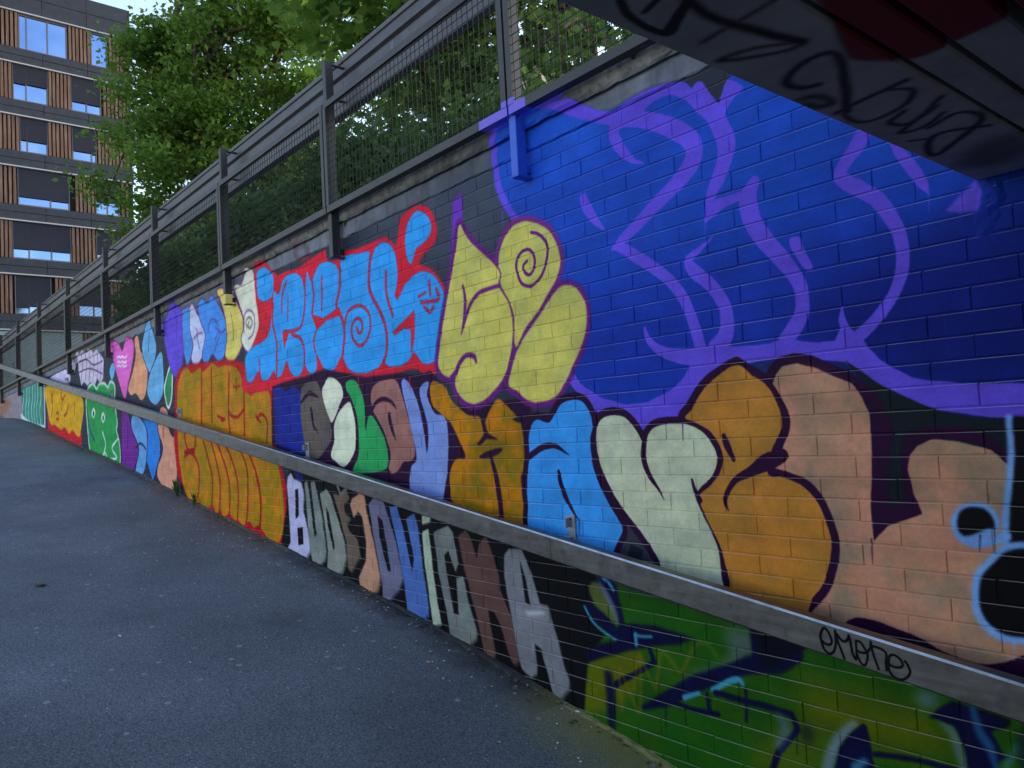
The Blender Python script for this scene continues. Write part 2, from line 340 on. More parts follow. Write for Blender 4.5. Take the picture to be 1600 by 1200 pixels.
('S',37,1,8.6,1.0,0,None,[(-10000,417,20),(-10012,293,20)]),
('S',38,1,20.1,1.0,1,None,[(-9854,1603,57),(-9686,1736,56),(-9427,1827,54),(-9304,1837,53),(-9130,1691,52),(-9087,1427,52),(-9152,1236,52),(-9235,1097,52),(-9507,1018,54),(-9732,1277,56)]),
('P',39,1,20.1,1.0,1,None,[(-9854,1603),(-9686,1736),(-9427,1827),(-9304,1837),(-9130,1691),(-9087,1427),(-9152,1236),(-9235,1097),(-9507,1018),(-9732,1277)]),
('S',40,1,8.2,1.0,0,None,[(-9537,1714,16),(-9576,1566,16)]),
('S',40,1,8.0,1.0,0,None,[(-9340,1722,16),(-9358,1537,16)]),
('S',40,1,8.1,1.0,0,None,[(-9488,1213,16),(-9408,1280,16),(-9320,1195,16)]),
('S',41,1,10.2,1.0,1,None,[(-9131,1676,34),(-8988,1728,33),(-8833,1719,33),(-8717,1558,32),(-8809,1284,32),(-9007,1082,33),(-9124,1285,34)]),
('P',42,1,10.2,1.0,1,None,[(-9131,1676),(-8988,1728),(-8833,1719),(-8717,1558),(-8809,1284),(-9007,1082),(-9124,1285)]),
('S',41,1,9.9,1.0,1,None,[(-8858,1686,33),(-8743,1740,32),(-8647,1619,32),(-8430,1489,31),(-8413,1238,31),(-8593,1084,31),(-8745,1057,32),(-8866,1148,32),(-8788,1282,32),(-8879,1473,33)]),
('P',43,1,9.9,1.0,1,None,[(-8858,1686),(-8743,1740),(-8647,1619),(-8430,1489),(-8413,1238),(-8593,1084),(-8745,1057),(-8866,1148),(-8788,1282),(-8879,1473)]),
('S',41,1,7.3,1.0,0,None,[(-8759,1350,15),(-8646,1406,15),(-8684,1461,15)]),
('S',41,1,7.2,1.0,0,None,[(-8481,1385,14),(-8649,1379,15),(-8580,1222,14)]),
('S',41,1,9.2,1.0,1,None,[(-8577,1679,31),(-8425,1745,31),(-8271,1665,30),(-8127,1730,30),(-7985,1619,29),(-7815,1461,28),(-7741,1288,28),(-7813,1102,28),(-8005,1017,29),(-8186,1123,30),(-8392,1036,30),(-8504,1144,31),(-8383,1338,30),(-8529,1531,31)]),
('P',44,1,9.2,1.0,1,None,[(-8577,1679),(-8425,1745),(-8271,1665),(-8127,1730),(-7985,1619),(-7815,1461),(-7741,1288),(-7813,1102),(-8005,1017),(-8186,1123),(-8392,1036),(-8504,1144),(-8383,1338),(-8529,1531)]),
('S',41,1,6.8,1.0,0,None,[(-8301,1361,14),(-8230,1475,14),(-8076,1466,14),(-7958,1317,13),(-8127,1137,14)]),
('S',41,1,6.6,1.0,0,None,[(-8064,1384,16),(-7921,1312,15),(-7773,1331,15)]),
('S',41,1,6.7,1.0,0,None,[(-8013,1324,13),(-8096,1254,14)]),
('S',41,1,8.5,1.0,1,None,[(-7954,1747,33),(-7752,1732,32),(-7582,1651,32),(-7424,1511,31),(-7308,1337,30),(-7324,1159,30),(-7504,1024,31),(-7681,991,32),(-7816,1070,32),(-7744,1256,32),(-7810,1513,33)]),
('P',45,1,8.5,1.0,1,None,[(-7954,1747),(-7752,1732),(-7582,1651),(-7424,1511),(-7308,1337),(-7324,1159),(-7504,1024),(-7681,991),(-7816,1070),(-7744,1256),(-7810,1513)]),
('S',46,1,6.3,1.0,0,None,[(-7618,1465,13),(-7567,1266,13),(-7591,1192,13)]),
('S',41,1,7.8,1.0,1,None,[(-7509,1690,31),(-7421,1725,31),(-7307,1692,30),(-7201,1772,30),(-7085,1818,29),(-6996,1764,29),(-6962,1637,29),(-6927,1511,28),(-6757,1424,28),(-6679,1324,27),(-6705,1200,27),(-6863,1073,28),(-6990,1011,29),(-7145,1016,29),(-7283,1074,30),(-7372,1178,30),(-7276,1320,30),(-7389,1524,31)]),
('P',47,1,7.8,1.0,1,None,[(-7509,1690),(-7421,1725),(-7307,1692),(-7201,1772),(-7085,1818),(-6996,1764),(-6962,1637),(-6927,1511),(-6757,1424),(-6679,1324),(-6705,1200),(-6863,1073),(-6990,1011),(-7145,1016),(-7283,1074),(-7372,1178),(-7276,1320),(-7389,1524)]),
('S',41,1,5.9,1.0,0,None,[(-7301,1231,15),(-7309,1325,15),(-7252,1410,15),(-7154,1426,15),(-7048,1379,14),(-7025,1285,14),(-7081,1190,14),(-7195,1156,15)]),
('S',48,1,5.9,1.0,0,None,[(-7216,1269,14),(-7243,1328,14),(-7160,1359,14),(-7086,1306,14),(-7138,1252,14),(-7199,1285,14),(-7164,1317,14)]),
('P',49,0,15.2,1.0,1,None,[(-9493,911),(-9333,1062),(-9028,1092),(-8232,1047),(-7820,1025),(-7344,951),(-7047,729),(-6655,663),(-6659,171),(-6520,-111),(-6428,-276),(-6441,-552),(-6529,-789),(-6889,-768),(-7503,-725),(-8389,-573),(-9069,-465),(-9502,-154),(-9585,236)]),
('P',50,1,10.6,1.0,1,51,[(-9406,814),(-9219,1022),(-9032,1056),(-8861,982),(-8600,1015),(-8480,969),(-8215,1025),(-8028,973),(-7772,968),(-7483,889),(-7335,703),(-7167,617),(-6960,686),(-6759,624),(-6722,402),(-6729,173),(-6599,-84),(-6545,-235),(-6524,-446),(-6583,-644),(-6701,-731),(-6856,-725),(-6996,-654),(-7111,-603),(-7236,-623),(-7327,-574),(-7493,-620),(-7590,-589),(-7726,-578),(-7861,-527),(-8009,-567),(-8114,-501),(-8231,-546),(-8339,-464),(-8584,-515),(-8743,-446),(-8939,-488),(-9216,-355),(-9357,-138),(-9439,233)]),
('S',52,1,7.2,1.0,0,None,[(-8540,988,32),(-8599,388,32)]),
('S',52,1,6.9,1.0,0,None,[(-8239,980,31),(-8274,409,31)]),
('S',52,1,6.4,1.0,0,None,[(-7727,880,29),(-7782,485,29),(-7750,259,29)]),
('S',52,1,6.0,1.0,0,None,[(-7354,679,27),(-7378,249,27)]),
('S',52,1,6.2,1.0,0,None,[(-7780,504,29),(-7697,449,28),(-7527,434,28),(-7371,495,27)]),
('S',52,1,5.6,1.0,0,None,[(-7048,388,26),(-6953,431,25),(-6827,361,25),(-6845,164,25)]),
('S',52,1,7.5,1.0,0,None,[(-9194,337,35),(-9121,153,35),(-8944,129,34),(-8831,170,33),(-8840,305,33)]),
('S',52,1,7.4,1.0,0,None,[(-9175,67,35),(-9014,94,34),(-8844,43,33),(-8730,-97,33),(-8775,-342,33),(-8917,-487,34)]),
('S',52,1,6.9,1.0,0,None,[(-8554,213,32),(-8395,-27,31),(-8313,-195,31),(-8359,-465,31)]),
('S',52,1,6.7,1.0,0,None,[(-8313,208,31),(-8131,-93,30),(-8090,-257,30),(-8134,-521,30)]),
('S',52,1,6.5,1.0,0,None,[(-8159,205,30),(-7923,-47,29),(-7820,-283,29),(-7864,-560,29)]),
('S',52,1,6.3,1.0,0,None,[(-7902,167,29),(-7676,-59,28),(-7594,-278,28),(-7641,-592,28)]),
('S',52,1,6.0,1.0,0,None,[(-7492,97,27),(-7345,-89,27),(-7361,-424,27),(-7409,-597,27)]),
('S',52,1,5.7,1.0,0,None,[(-7268,51,27),(-7099,-147,26),(-7030,-381,26),(-7079,-589,26)]),
('S',52,1,5.7,1.0,0,None,[(-7128,-129,26),(-7042,-352,26),(-7079,-589,26),(-7175,-631,26)]),
('S',52,1,5.7,1.0,0,None,[(-7076,419,26),(-6976,355,25)]),
('S',52,1,6.6,1.0,0,None,[(-8096,468,30),(-7932,427,29)]),
('P',53,0,7.6,1.0,1,None,[(-9214,133),(-9034,123),(-8855,149),(-8840,78),(-9036,102),(-9223,38)]),
('S',53,1,6.2,1.0,0,None,[(-7542,806,21),(-7554,681,21)]),
('S',53,1,6.2,1.0,0,None,[(-7617,743,21),(-7551,713,21),(-7464,737,20)]),
('S',53,1,6.6,1.0,0,None,[(-7988,417,33),(-7896,426,33)]),
('P',54,1,10.1,1.0,1,None,[(-7338,666),(-7317,892),(-7141,1058),(-6937,1243),(-6975,1489),(-6989,1672),(-6915,1802),(-6720,1811),(-6585,1714),(-6467,1634),(-6291,1634),(-6048,1615),(-5874,1639),(-5638,1659),(-5538,1653),(-5513,1566),(-5342,1551),(-5317,1591),(-5018,1562),(-4757,1561),(-4616,1552),(-4504,1473),(-4464,1544),(-4423,1636),(-4307,1669),(-4168,1663),(-4061,1598),(-4005,1492),(-4028,1390),(-4166,1335),(-4224,1284),(-4079,1221),(-3980,1124),(-3946,1028),(-3987,880),(-4051,643),(-4080,555),(-4212,555),(-4362,602),(-4634,579),(-4828,559),(-5058,587),(-5248,652),(-5454,665),(-5733,623),(-6345,628)]),
('P',55,1,4.6,1.0,1,None,[(-4212,1636),(-4104,1577),(-4064,1504),(-4087,1447),(-4156,1409),(-4253,1388),(-4320,1305),(-4366,1347),(-4384,1482),(-4323,1599)]),
('P',55,1,7.4,1.0,1,None,[(-6914,1733),(-6798,1763),(-6690,1742),(-6573,1654),(-6573,1538),(-6627,1461),(-6791,1451),(-6934,1527)]),
('P',55,1,6.0,1.0,1,None,[(-6597,1398),(-6562,1508),(-6469,1463),(-6375,1560),(-6255,1594),(-6095,1578),(-5992,1517),(-5941,1401),(-5888,1551),(-5816,1458),(-5706,1543),(-5590,1571),(-5403,1521),(-5335,1458),(-5269,1544),(-5021,1523),(-4869,1503),(-4834,1454),(-4765,1515),(-4653,1525),(-4551,1469),(-4502,1352),(-4499,1219),(-4518,1122),(-4442,1175),(-4327,1220),(-4191,1226),(-4065,1181),(-3991,1095),(-3958,1008),(-3982,900),(-4028,783),(-4076,645),(-4142,619),(-4243,633),(-4342,716),(-4396,668),(-4520,639),(-4666,651),(-4739,686),(-4820,654),(-4982,632),(-5149,650),(-5269,703),(-5351,791),(-5477,705),(-5613,705),(-5705,777),(-5783,863),(-5779,746),(-5870,702),(-5942,735),(-6006,794),(-6080,721),(-6207,712),(-6298,781),(-6356,857),(-6466,755),(-6571,736),(-6642,799),(-6748,737),(-6894,741),(-6980,830),(-7122,753),(-7242,747),(-7292,859),(-7279,996),(-7093,1067),(-6824,1095),(-6689,1180)]),
('S',56,1,4.3,1.0,0,None,[(-5315,1466,32),(-5344,1298,32),(-5402,1183,33),(-5312,1070,32),(-5293,944,32),(-5338,790,32)]),
('S',56,1,3.8,1.0,0,None,[(-4849,1469,33),(-4888,1289,33),(-4859,1179,32),(-4741,1034,32),(-4678,889,31),(-4689,755,31),(-4740,681,31)]),
('S',56,1,4.1,1.0,0,None,[(-5286,1017,25),(-5219,1117,25),(-5056,1138,24),(-4920,1072,24),(-4895,963,23),(-4961,867,24),(-5071,842,24),(-5167,916,25),(-5167,1001,25),(-5088,1050,24),(-5015,1009,24),(-5021,945,24),(-5074,940,24),(-5095,979,24)]),
('S',56,1,3.7,1.0,0,None,[(-4646,1313,28),(-4654,1156,28),(-4582,993,27)]),
('S',56,1,3.3,1.0,0,None,[(-4119,1149,25),(-4115,1065,25)]),
('S',56,1,3.3,1.0,0,None,[(-4227,1031,25),(-4116,1018,25),(-4025,1019,24),(-4041,1083,24)]),
('S',56,1,3.4,1.0,0,None,[(-4252,1072,17),(-4166,1084,17)]),
('S',56,1,3.3,1.0,0,None,[(-4193,994,22),(-4131,948,22),(-4083,977,22)]),
('S',56,1,4.9,1.0,0,None,[(-5937,1507,28),(-5951,1295,28),(-6027,1132,28),(-6171,1100,29),(-6382,1118,30)]),
('S',56,1,5.2,1.0,0,None,[(-6293,1545,27),(-6385,1449,28),(-6416,1299,28)]),
('S',56,1,5.1,1.0,0,None,[(-6272,1416,20),(-6297,1211,20)]),
('S',56,1,4.5,1.0,0,None,[(-5628,1463,26),(-5647,1195,26)]),
('S',56,1,4.7,1.0,0,None,[(-5801,1456,31),(-5784,1321,31),(-5825,1196,31)]),
('S',56,1,5.3,1.0,0,None,[(-6587,1396,32),(-6614,1213,32),(-6544,1032,32),(-6577,751,32)]),
('S',56,1,4.8,1.0,0,None,[(-6222,1076,30),(-6053,1014,29),(-6000,927,29),(-6006,794,29)]),
('S',56,1,4.6,1.0,0,None,[(-5776,1032,25),(-5818,959,25),(-5796,878,25)]),
('S',56,1,5.7,1.0,0,None,[(-6952,932,28),(-6947,783,28)]),
('P',54,0,3.6,1.0,1,None,[(-4506,1220),(-4482,1304),(-4340,1293),(-4247,1247),(-4411,1181),(-4511,1088),(-4549,1127)]),
('P',54,0,3.5,1.0,1,None,[(-4603,879),(-4308,990),(-4316,863),(-4338,758),(-4372,709),(-4368,870),(-4457,887),(-4563,854)]),
('P',54,0,4.5,1.0,1,None,[(-5840,1192),(-5630,1128),(-5355,1175),(-5322,1108),(-5577,1101),(-5751,1048)]),
('P',54,0,5.2,1.0,1,None,[(-6416,1115),(-6285,1091),(-6396,966)]),
('S',57,1,32.7,0.8,0,None,[(-6096,1742,29),(-6029,1789,29),(-5892,1766,28),(-5822,1711,28),(-5886,1671,28),(-6022,1693,29),(-6096,1742,29)]),
('P',58,0,5.2,1.0,1,None,[(-3305,1871),(-3394,1795),(-3407,1708),(-3400,1588),(-3355,1493),(-3289,1394),(-3203,1289),(-3041,814),(-2852,434),(-2731,245),(-2405,137),(-2160,171),(-2021,318),(-1877,382),(-1640,398),(-1408,353),(-1285,253),(-1096,157),(-933,119),(-675,111),(-584,1241),(-1733,1738),(-1818,1585),(-1890,1494),(-1955,1595),(-2013,1640),(-2052,1676),(-2195,1710),(-2331,1709),(-2476,1699),(-2560,1728),(-2636,1779),(-2723,1841),(-2817,1861),(-2945,1943),(-3154,1985)]),
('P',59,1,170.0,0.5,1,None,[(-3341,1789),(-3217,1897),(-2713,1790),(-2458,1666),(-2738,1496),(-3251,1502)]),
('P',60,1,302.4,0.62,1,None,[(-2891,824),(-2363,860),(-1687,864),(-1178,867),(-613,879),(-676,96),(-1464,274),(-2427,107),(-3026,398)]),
('P',61,1,202.5,0.6,1,None,[(-1574,534),(-1191,708),(-624,746),(-676,96),(-1235,164)]),  # soft deep navy: darkening towards the bridge painted into the blue
('S',62,1,2.7,1.0,0,None,[(-3140,2016,49),(-3210,1976,50),(-3335,1855,52),(-3373,1762,52),(-3380,1681,52),(-3367,1564,51),(-3287,1409,50),(-3185,1303,49),(-3106,1277,48)]),
('P',62,1,2.1,1.0,1,None,[(-2976,1875),(-2946,1926),(-2786,1910),(-2748,1866),(-2815,1852),(-2721,1839),(-2634,1778),(-2539,1719),(-2456,1690),(-2332,1704),(-2196,1706),(-2052,1677),(-2004,1622),(-1942,1542),(-1889,1487),(-1852,1544),(-1816,1589),(-1747,1535),(-1791,1507),(-1830,1473),(-1853,1439),(-1925,1450),(-1987,1515),(-2034,1575),(-2109,1633),(-2201,1644),(-2270,1623),(-2254,1579),(-2403,1584),(-2491,1622),(-2608,1685),(-2717,1741),(-2866,1834)]),
('S',62,1,2.1,1.0,0,None,[(-2300,1377,7),(-2376,1422,35),(-2446,1510,62),(-2473,1592,66),(-2412,1619,72),(-2302,1590,77),(-2156,1509,86),(-2048,1423,89),(-2013,1351,94),(-2043,1282,89),(-2118,1231,78),(-2241,1166,71),(-2363,1099,63),(-2460,1050,50),(-2530,1015,11)]),
('S',62,1,2.0,1.0,0,None,[(-2525,1021,15),(-2452,1002,50),(-2387,957,59),(-2284,881,57),(-2197,805,56),(-2132,724,57),(-2093,637,56),(-2066,548,59),(-2046,466,61)]),
('S',62,1,2.3,1.0,0,None,[(-2702,1323,47),(-2680,1264,62),(-2628,1186,45),(-2564,1119,7)]),
('S',62,1,1.8,1.0,0,None,[(-1971,1610,63),(-1907,1486,80),(-1863,1387,90),(-1847,1318,89),(-1868,1249,78),(-1899,1189,72),(-1933,1142,55),(-1961,1079,31),(-1983,1022,6)]),
('P',58,1,1.8,1.0,1,None,[(-1911,1368),(-1896,1307),(-1903,1274),(-1934,1297),(-1936,1334)]),
('P',62,0,1.8,1.0,1,None,[(-1987,1015),(-1961,1065),(-1921,1104),(-1801,1106),(-1740,1116),(-1744,1064),(-1821,1064),(-1876,1058),(-1918,1040)]),
('S',62,1,1.6,1.0,0,None,[(-1730,1127,51),(-1765,1069,80),(-1758,1000,85),(-1734,933,79),(-1687,859,74),(-1623,772,67),(-1569,685,57),(-1559,620,55),(-1566,558,60),(-1604,500,66),(-1646,462,59)]),
('P',62,1,1.6,1.0,1,None,[(-1574,864),(-1594,856),(-1586,811),(-1539,730),(-1504,728),(-1537,811),(-1547,853)]),
('S',62,1,1.8,1.0,0,None,[(-1945,949,6),(-2023,904,28),(-2084,871,41),(-2054,816,62),(-1976,745,61),(-1918,652,62),(-1905,582,68),(-1920,515,77),(-1966,466,90)]),
('S',62,1,2.0,1.0,0,None,[(-2357,607,14),(-2342,554,31),(-2279,495,46),(-2190,459,64),(-2085,442,81)]),
('P',62,0,1.6,1.0,1,None,[(-2274,468),(-2170,480),(-2031,481),(-1871,463),(-1721,456),(-1648,473),(-1589,453),(-1515,436),(-1438,437),(-1415,475),(-1419,512),(-1400,565),(-1392,515),(-1378,475),(-1358,455),(-1329,423),(-1319,399),(-1277,347),(-1230,308),(-1171,273),(-1095,253),(-980,236),(-667,211),(-675,105),(-933,119),(-1097,153),(-1285,248),(-1408,349),(-1640,398),(-1877,382),(-2022,313),(-2161,163),(-2405,131),(-2731,239),(-2880,386),(-2860,458),(-2801,380),(-2660,299),(-2515,258),(-2367,258),(-2220,311),(-2152,357),(-2116,408),(-2210,435)]),
('S',62,1,1.4,1.0,0,None,[(-1261,1197,57),(-1299,1137,58),(-1352,1086,49),(-1370,1047,52),(-1341,1010,58),(-1296,975,60),(-1237,917,56),(-1197,848,52),(-1173,785,49),(-1168,715,49),(-1178,648,45),(-1205,584,43),(-1251,523,44),(-1301,476,47),(-1352,438,48)]),
('S',62,1,1.3,1.0,0,None,[(-1177,1145,32),(-1150,1073,36),(-1118,1011,44),(-1088,950,39),(-1067,897,6)]),
('P',62,0,4.1,1.0,1,None,[(-1019,826),(-964,871),(-916,907),(-901,860),(-915,800),(-969,803)]),
('P',63,0,9.5,1.0,1,None,[(-6683,665),(-6274,688),(-5961,694),(-5667,725),(-5505,695),(-5249,647),(-5009,602),(-4736,597),(-4524,591),(-4327,552),(-4159,571),(-4037,478),(-3946,311),(-3187,340),(-3250,-397),(-4037,-329),(-4808,-208),(-5682,-53),(-6732,144)]),
('P',64,0,5.1,1.0,1,None,[(-6657,640),(-6517,652),(-6400,599),(-6240,631),(-6094,577),(-6071,425),(-6045,41),(-6661,143)]),
('P',65,1,4.6,1.0,1,66,[(-6094,577),(-5990,638),(-5789,633),(-5698,507),(-5622,360),(-5567,247),(-5586,157),(-5728,59),(-5846,8),(-6021,41),(-6071,158),(-6112,374)]),
('S',63,1,4.7,1.0,0,None,[(-6103,480,24),(-5938,550,40),(-5778,507,15)]),
('S',63,1,4.7,1.0,0,None,[(-5914,417,39),(-5879,284,31),(-5804,219,8)]),
('P',67,1,4.4,1.0,1,None,[(-5643,616),(-5585,651),(-5478,632),(-5379,570),(-5354,494),(-5424,415),(-5517,325),(-5573,298),(-5661,428),(-5706,549)]),
('P',67,1,4.3,1.0,1,None,[(-5521,276),(-5427,375),(-5267,440),(-5222,389),(-5184,258),(-5199,91),(-5287,-4),(-5393,-52),(-5495,-23),(-5597,37),(-5533,146)]),
('P',68,1,4.0,1.0,1,None,[(-5294,592),(-5154,591),(-5066,489),(-5030,369),(-5034,219),(-4978,320),(-4897,293),(-4775,161),(-4733,48),(-4740,-28),(-4796,-73),(-5053,-98),(-5255,-85),(-5156,34),(-5140,209),(-5174,377),(-5244,477),(-5300,529)]),
('P',69,1,3.7,1.0,1,70,[(-4925,493),(-4829,550),(-4611,555),(-4534,482),(-4453,295),(-4394,151),(-4389,36),(-4440,-7),(-4537,-19),(-4608,-76),(-4694,-94),(-4733,-50),(-4699,39),(-4772,197),(-4852,291),(-4926,377)]),
('S',63,1,3.7,1.0,0,None,[(-4928,363,33),(-4841,418,32),(-4734,425,31),(-4642,392,25),(-4588,345,6)]),
('S',63,1,3.7,1.0,0,None,[(-4692,315,37),(-4667,216,37),(-4615,135,6)]),
('P',71,1,3.4,1.0,1,None,[(-4514,516),(-4432,527),(-4340,408),(-4278,244),(-4243,43),(-4219,221),(-4299,435),(-4248,495),(-4180,498),(-4209,421),(-4178,356),(-4124,295),(-4020,266),(-3993,172),(-4011,-28),(-4041,-137),(-4140,-293),(-4451,-229),(-4444,-58),(-4377,-7),(-4383,99),(-4433,251)]),
('P',72,1,3.1,1.0,1,73,[(-4167,476),(-4114,501),(-4003,459),(-3954,383),(-3877,323),(-3770,266),(-3669,254),(-3616,217),(-3555,289),(-3478,345),(-3384,288),(-3295,211),(-3271,114),(-3260,-18),(-3312,-107),(-3300,-223),(-3249,-379),(-3930,-285),(-3996,-176),(-3994,-80),(-3926,0),(-3825,11),(-3876,109),(-3954,223),(-4054,284),(-4156,355)]),
('S',63,1,2.9,1.0,0,None,[(-3643,264,29),(-3624,198,34),(-3604,141,38),(-3557,125,19),(-3510,112,9)]),
('S',63,1,2.9,1.0,0,None,[(-3604,141,38),(-3657,105,29),(-3696,86,10)]),
('S',63,1,2.8,1.0,0,None,[(-3677,14,15),(-3602,24,38),(-3528,39,38),(-3468,56,14)]),
('S',63,1,2.8,1.0,0,None,[(-3568,-2,28),(-3526,-139,42),(-3503,-348,42)]),
('P',74,0,15.5,1.0,1,None,[(-3813,1595),(-3717,1618),(-3734,1427),(-3816,1254),(-3883,1187)]),
('S',75,1,11.1,1.0,0,None,[(-3760,1437,77),(-3689,1338,75),(-3571,1230,73),(-3446,1128,71),(-3398,1063,70),(-3415,1010,70),(-3390,957,69),(-3333,878,68),(-3309,765,68),(-3324,657,68),(-3361,552,68),(-3415,465,69),(-3522,388,71),(-3649,336,73),(-3763,340,75),(-3851,392,77),(-3892,459,78),(-3881,513,78),(-3943,511,79),(-4017,537,80),(-4056,582,81),(-4058,643,81),(-4008,801,80),(-3918,1032,79),(-3856,1182,78),(-3804,1312,78),(-3760,1437,77)]),
('S',76,1,9.7,1.0,0,None,[(-3125,1303,65),(-3005,1242,63),(-2935,1167,62),(-2898,1080,61),(-2899,1012,61),(-2929,950,61),(-2983,901,62),(-3050,833,63),(-3123,774,64),(-3208,715,66),(-3293,625,67),(-3303,709,67),(-3295,799,67),(-3322,876,68),(-3373,954,69),(-3402,1019,70),(-3405,1124,70),(-3386,1202,70),(-3334,1265,69),(-3268,1305,68),(-3200,1314,67),(-3125,1303,65)]),
('S',75,1,9.0,1.0,0,None,[(-2899,903,61),(-2814,885,59),(-2758,835,58),(-2727,765,58),(-2736,661,58),(-2786,559,58),(-2848,483,59),(-2903,405,60),(-2992,327,61),(-3111,304,63),(-3215,321,65),(-3303,377,67),(-3373,418,68),(-3329,531,68),(-3277,616,67),(-3182,701,65),(-3070,783,63),(-2976,862,62),(-2899,903,61)]),
('S',75,1,3.3,1.0,1,None,[(-2899,903,18),(-2814,885,17),(-2758,835,17),(-2727,765,17),(-2736,661,17),(-2786,559,17),(-2848,483,17),(-2903,405,18),(-2992,327,18),(-3111,304,19),(-3215,321,19),(-3303,377,20),(-3373,418,20),(-3329,531,20),(-3277,616,20),(-3182,701,19),(-3070,783,19),(-2976,862,18)]),
('P',77,1,3.3,1.0,1,78,[(-2899,903),(-2814,885),(-2758,835),(-2727,765),(-2736,661),(-2786,559),(-2848,483),(-2903,405),(-2992,327),(-3111,304),(-3215,321),(-3303,377),(-3373,418),(-3329,531),(-3277,616),(-3182,701),(-3070,783),(-2976,862)]),
('S',75,1,3.6,1.0,1,None,[(-3125,1303,19),(-3005,1242,19),(-2935,1167,18),(-2898,1080,18),(-2899,1012,18),(-2929,950,18),(-2983,901,18),(-3050,833,19),(-3123,774,19),(-3208,715,19),(-3293,625,20),(-3303,709,20),(-3295,799,20),(-3322,876,20),(-3373,954,20),(-3402,1019,20),(-3405,1124,21),(-3386,1202,20),(-3334,1265,20),(-3268,1305,20),(-3200,1314,20)]),
('P',77,1,3.6,1.0,1,78,[(-3125,1303),(-3005,1242),(-2935,1167),(-2898,1080),(-2899,1012),(-2929,950),(-2983,901),(-3050,833),(-3123,774),(-3208,715),(-3293,625),(-3303,709),(-3295,799),(-3322,876),(-3373,954),(-3402,1019),(-3405,1124),(-3386,1202),(-3334,1265),(-3268,1305),(-3200,1314)]),
('S',75,1,4.0,1.0,1,None,[(-3760,1437,23),(-3689,1338,22),(-3571,1230,21),(-3446,1128,21),(-3398,1063,20),(-3415,1010,20),(-3390,957,20),(-3333,878,20),(-3309,765,20),(-3324,657,20),(-3361,552,20),(-3415,465,20),(-3522,388,21),(-3649,336,21),(-3763,340,22),(-3851,392,23),(-3892,459,23),(-3881,513,23),(-3943,511,23),(-4017,537,23),(-4056,582,24),(-4058,643,24),(-4008,801,24),(-3918,1032,23),(-3856,1182,23),(-3804,1312,23)]),
('P',77,1,4.0,1.0,1,78,[(-3760,1437),(-3689,1338),(-3571,1230),(-3446,1128),(-3398,1063),(-3415,1010),(-3390,957),(-3333,878),(-3309,765),(-3324,657),(-3361,552),(-3415,465),(-3522,388),(-3649,336),(-3763,340),(-3851,392),(-3892,459),(-3881,513),(-3943,511),(-4017,537),(-4056,582),(-4058,643),(-4008,801),(-3918,1032),(-3856,1182),(-3804,1312)]),
('S',75,1,3.0,1.0,0,None,[(-3760,1056,20),(-3742,963,25),(-3764,856,25),(-3799,762,5)]),
('S',75,1,3.0,1.0,0,None,[(-3410,994,23),(-3518,994,24),(-3624,978,25),(-3706,918,25),(-3752,846,20),(-3799,762,5)]),
('S',75,1,3.0,1.0,0,None,[(-3666,579,20),(-3688,616,30),(-3764,628,30),(-3834,588,31),(-3879,533,36),(-3929,509,31)]),
('S',75,1,2.6,1.0,0,None,[(-3110,1236,18),(-3034,1201,18),(-2988,1134,18),(-3001,1059,18),(-3053,982,18),(-3135,944,18),(-3213,975,19),(-3248,1045,19),(-3243,1108,19),(-3198,1148,19),(-3131,1143,18),(-3095,1095,18),(-3100,1043,18),(-3143,1007,18),(-3188,1034,18),(-3191,1070,18),(-3156,1086,18)]),
('P',79,0,1.3,1.0,1,None,[(-1407,358),(-1350,312),(-1284,255),(-1199,205),(-1097,155),(-1005,126),(-933,119),(-878,116),(-889,-18),(-1017,25),(-1163,-17),(-1245,-220),(-1310,-201),(-1270,155)]),
('S',63,1,1.7,1.0,0,None,[(-1877,385,69),(-1805,335,68),(-1748,296,66),(-1715,247,65),(-1689,176,65),(-1692,112,65),(-1719,62,65),(-1742,23,66),(-1764,-72,66),(-1694,-82,64),(-1614,-121,62),(-1560,-176,61),(-1528,-260,60),(-1519,-331,60),(-1530,-405,60),(-1566,-493,61),(-1610,-547,62),(-1685,-644,64),(-1993,-624,71),(-1985,-535,71),(-2021,-384,72),(-2063,-305,73),(-2100,-224,74),(-2113,-169,74),(-2041,-117,73),(-1990,-56,72),(-1977,26,71),(-2029,110,73),(-2110,155,75),(-2160,174,76),(-2122,212,75),(-2021,318,73),(-1877,385,69)]),
('S',63,1,2.4,1.0,0,None,[(-3230,18,83),(-3228,113,83),(-3200,182,82),(-3145,212,81),(-3059,191,79),(-3005,236,78),(-2952,284,77),(-2878,303,75),(-2808,292,74),(-2753,240,73),(-2733,165,72),(-2757,94,72),(-2752,-12,72),(-2717,-124,71),(-2660,-217,70),(-2581,-328,68),(-2603,-391,69),(-2706,-503,71),(-2953,-470,76),(-3252,-414,83),(-3265,-257,83),(-3268,-170,83),(-3248,-63,83),(-3230,18,83)]),
('S',63,1,2.0,1.0,0,None,[(-2708,141,75),(-2669,194,74),(-2603,210,73),(-2532,200,71),(-2482,164,70),(-2428,98,69),(-2408,47,69),(-2390,82,68),(-2372,115,68),(-2327,143,67),(-2234,154,65),(-2145,145,63),(-2063,105,61),(-2012,35,60),(-2007,-20,60),(-2038,-84,61),(-2125,-158,62),(-2108,-230,62),(-2065,-319,61),(-2032,-399,60),(-2025,-507,60),(-2034,-616,60),(-2295,-580,66),(-2377,-451,68),(-2465,-345,69),(-2558,-250,72),(-2633,-154,73),(-2689,-50,75),(-2716,52,75),(-2708,141,75)]),
('P',80,0,2.7,1.0,1,None,[(-3361,225),(-3276,246),(-3297,197)]),
('P',80,0,2.1,1.0,1,None,[(-2531,-410),(-2453,-434),(-2478,-496),(-2557,-480)]),
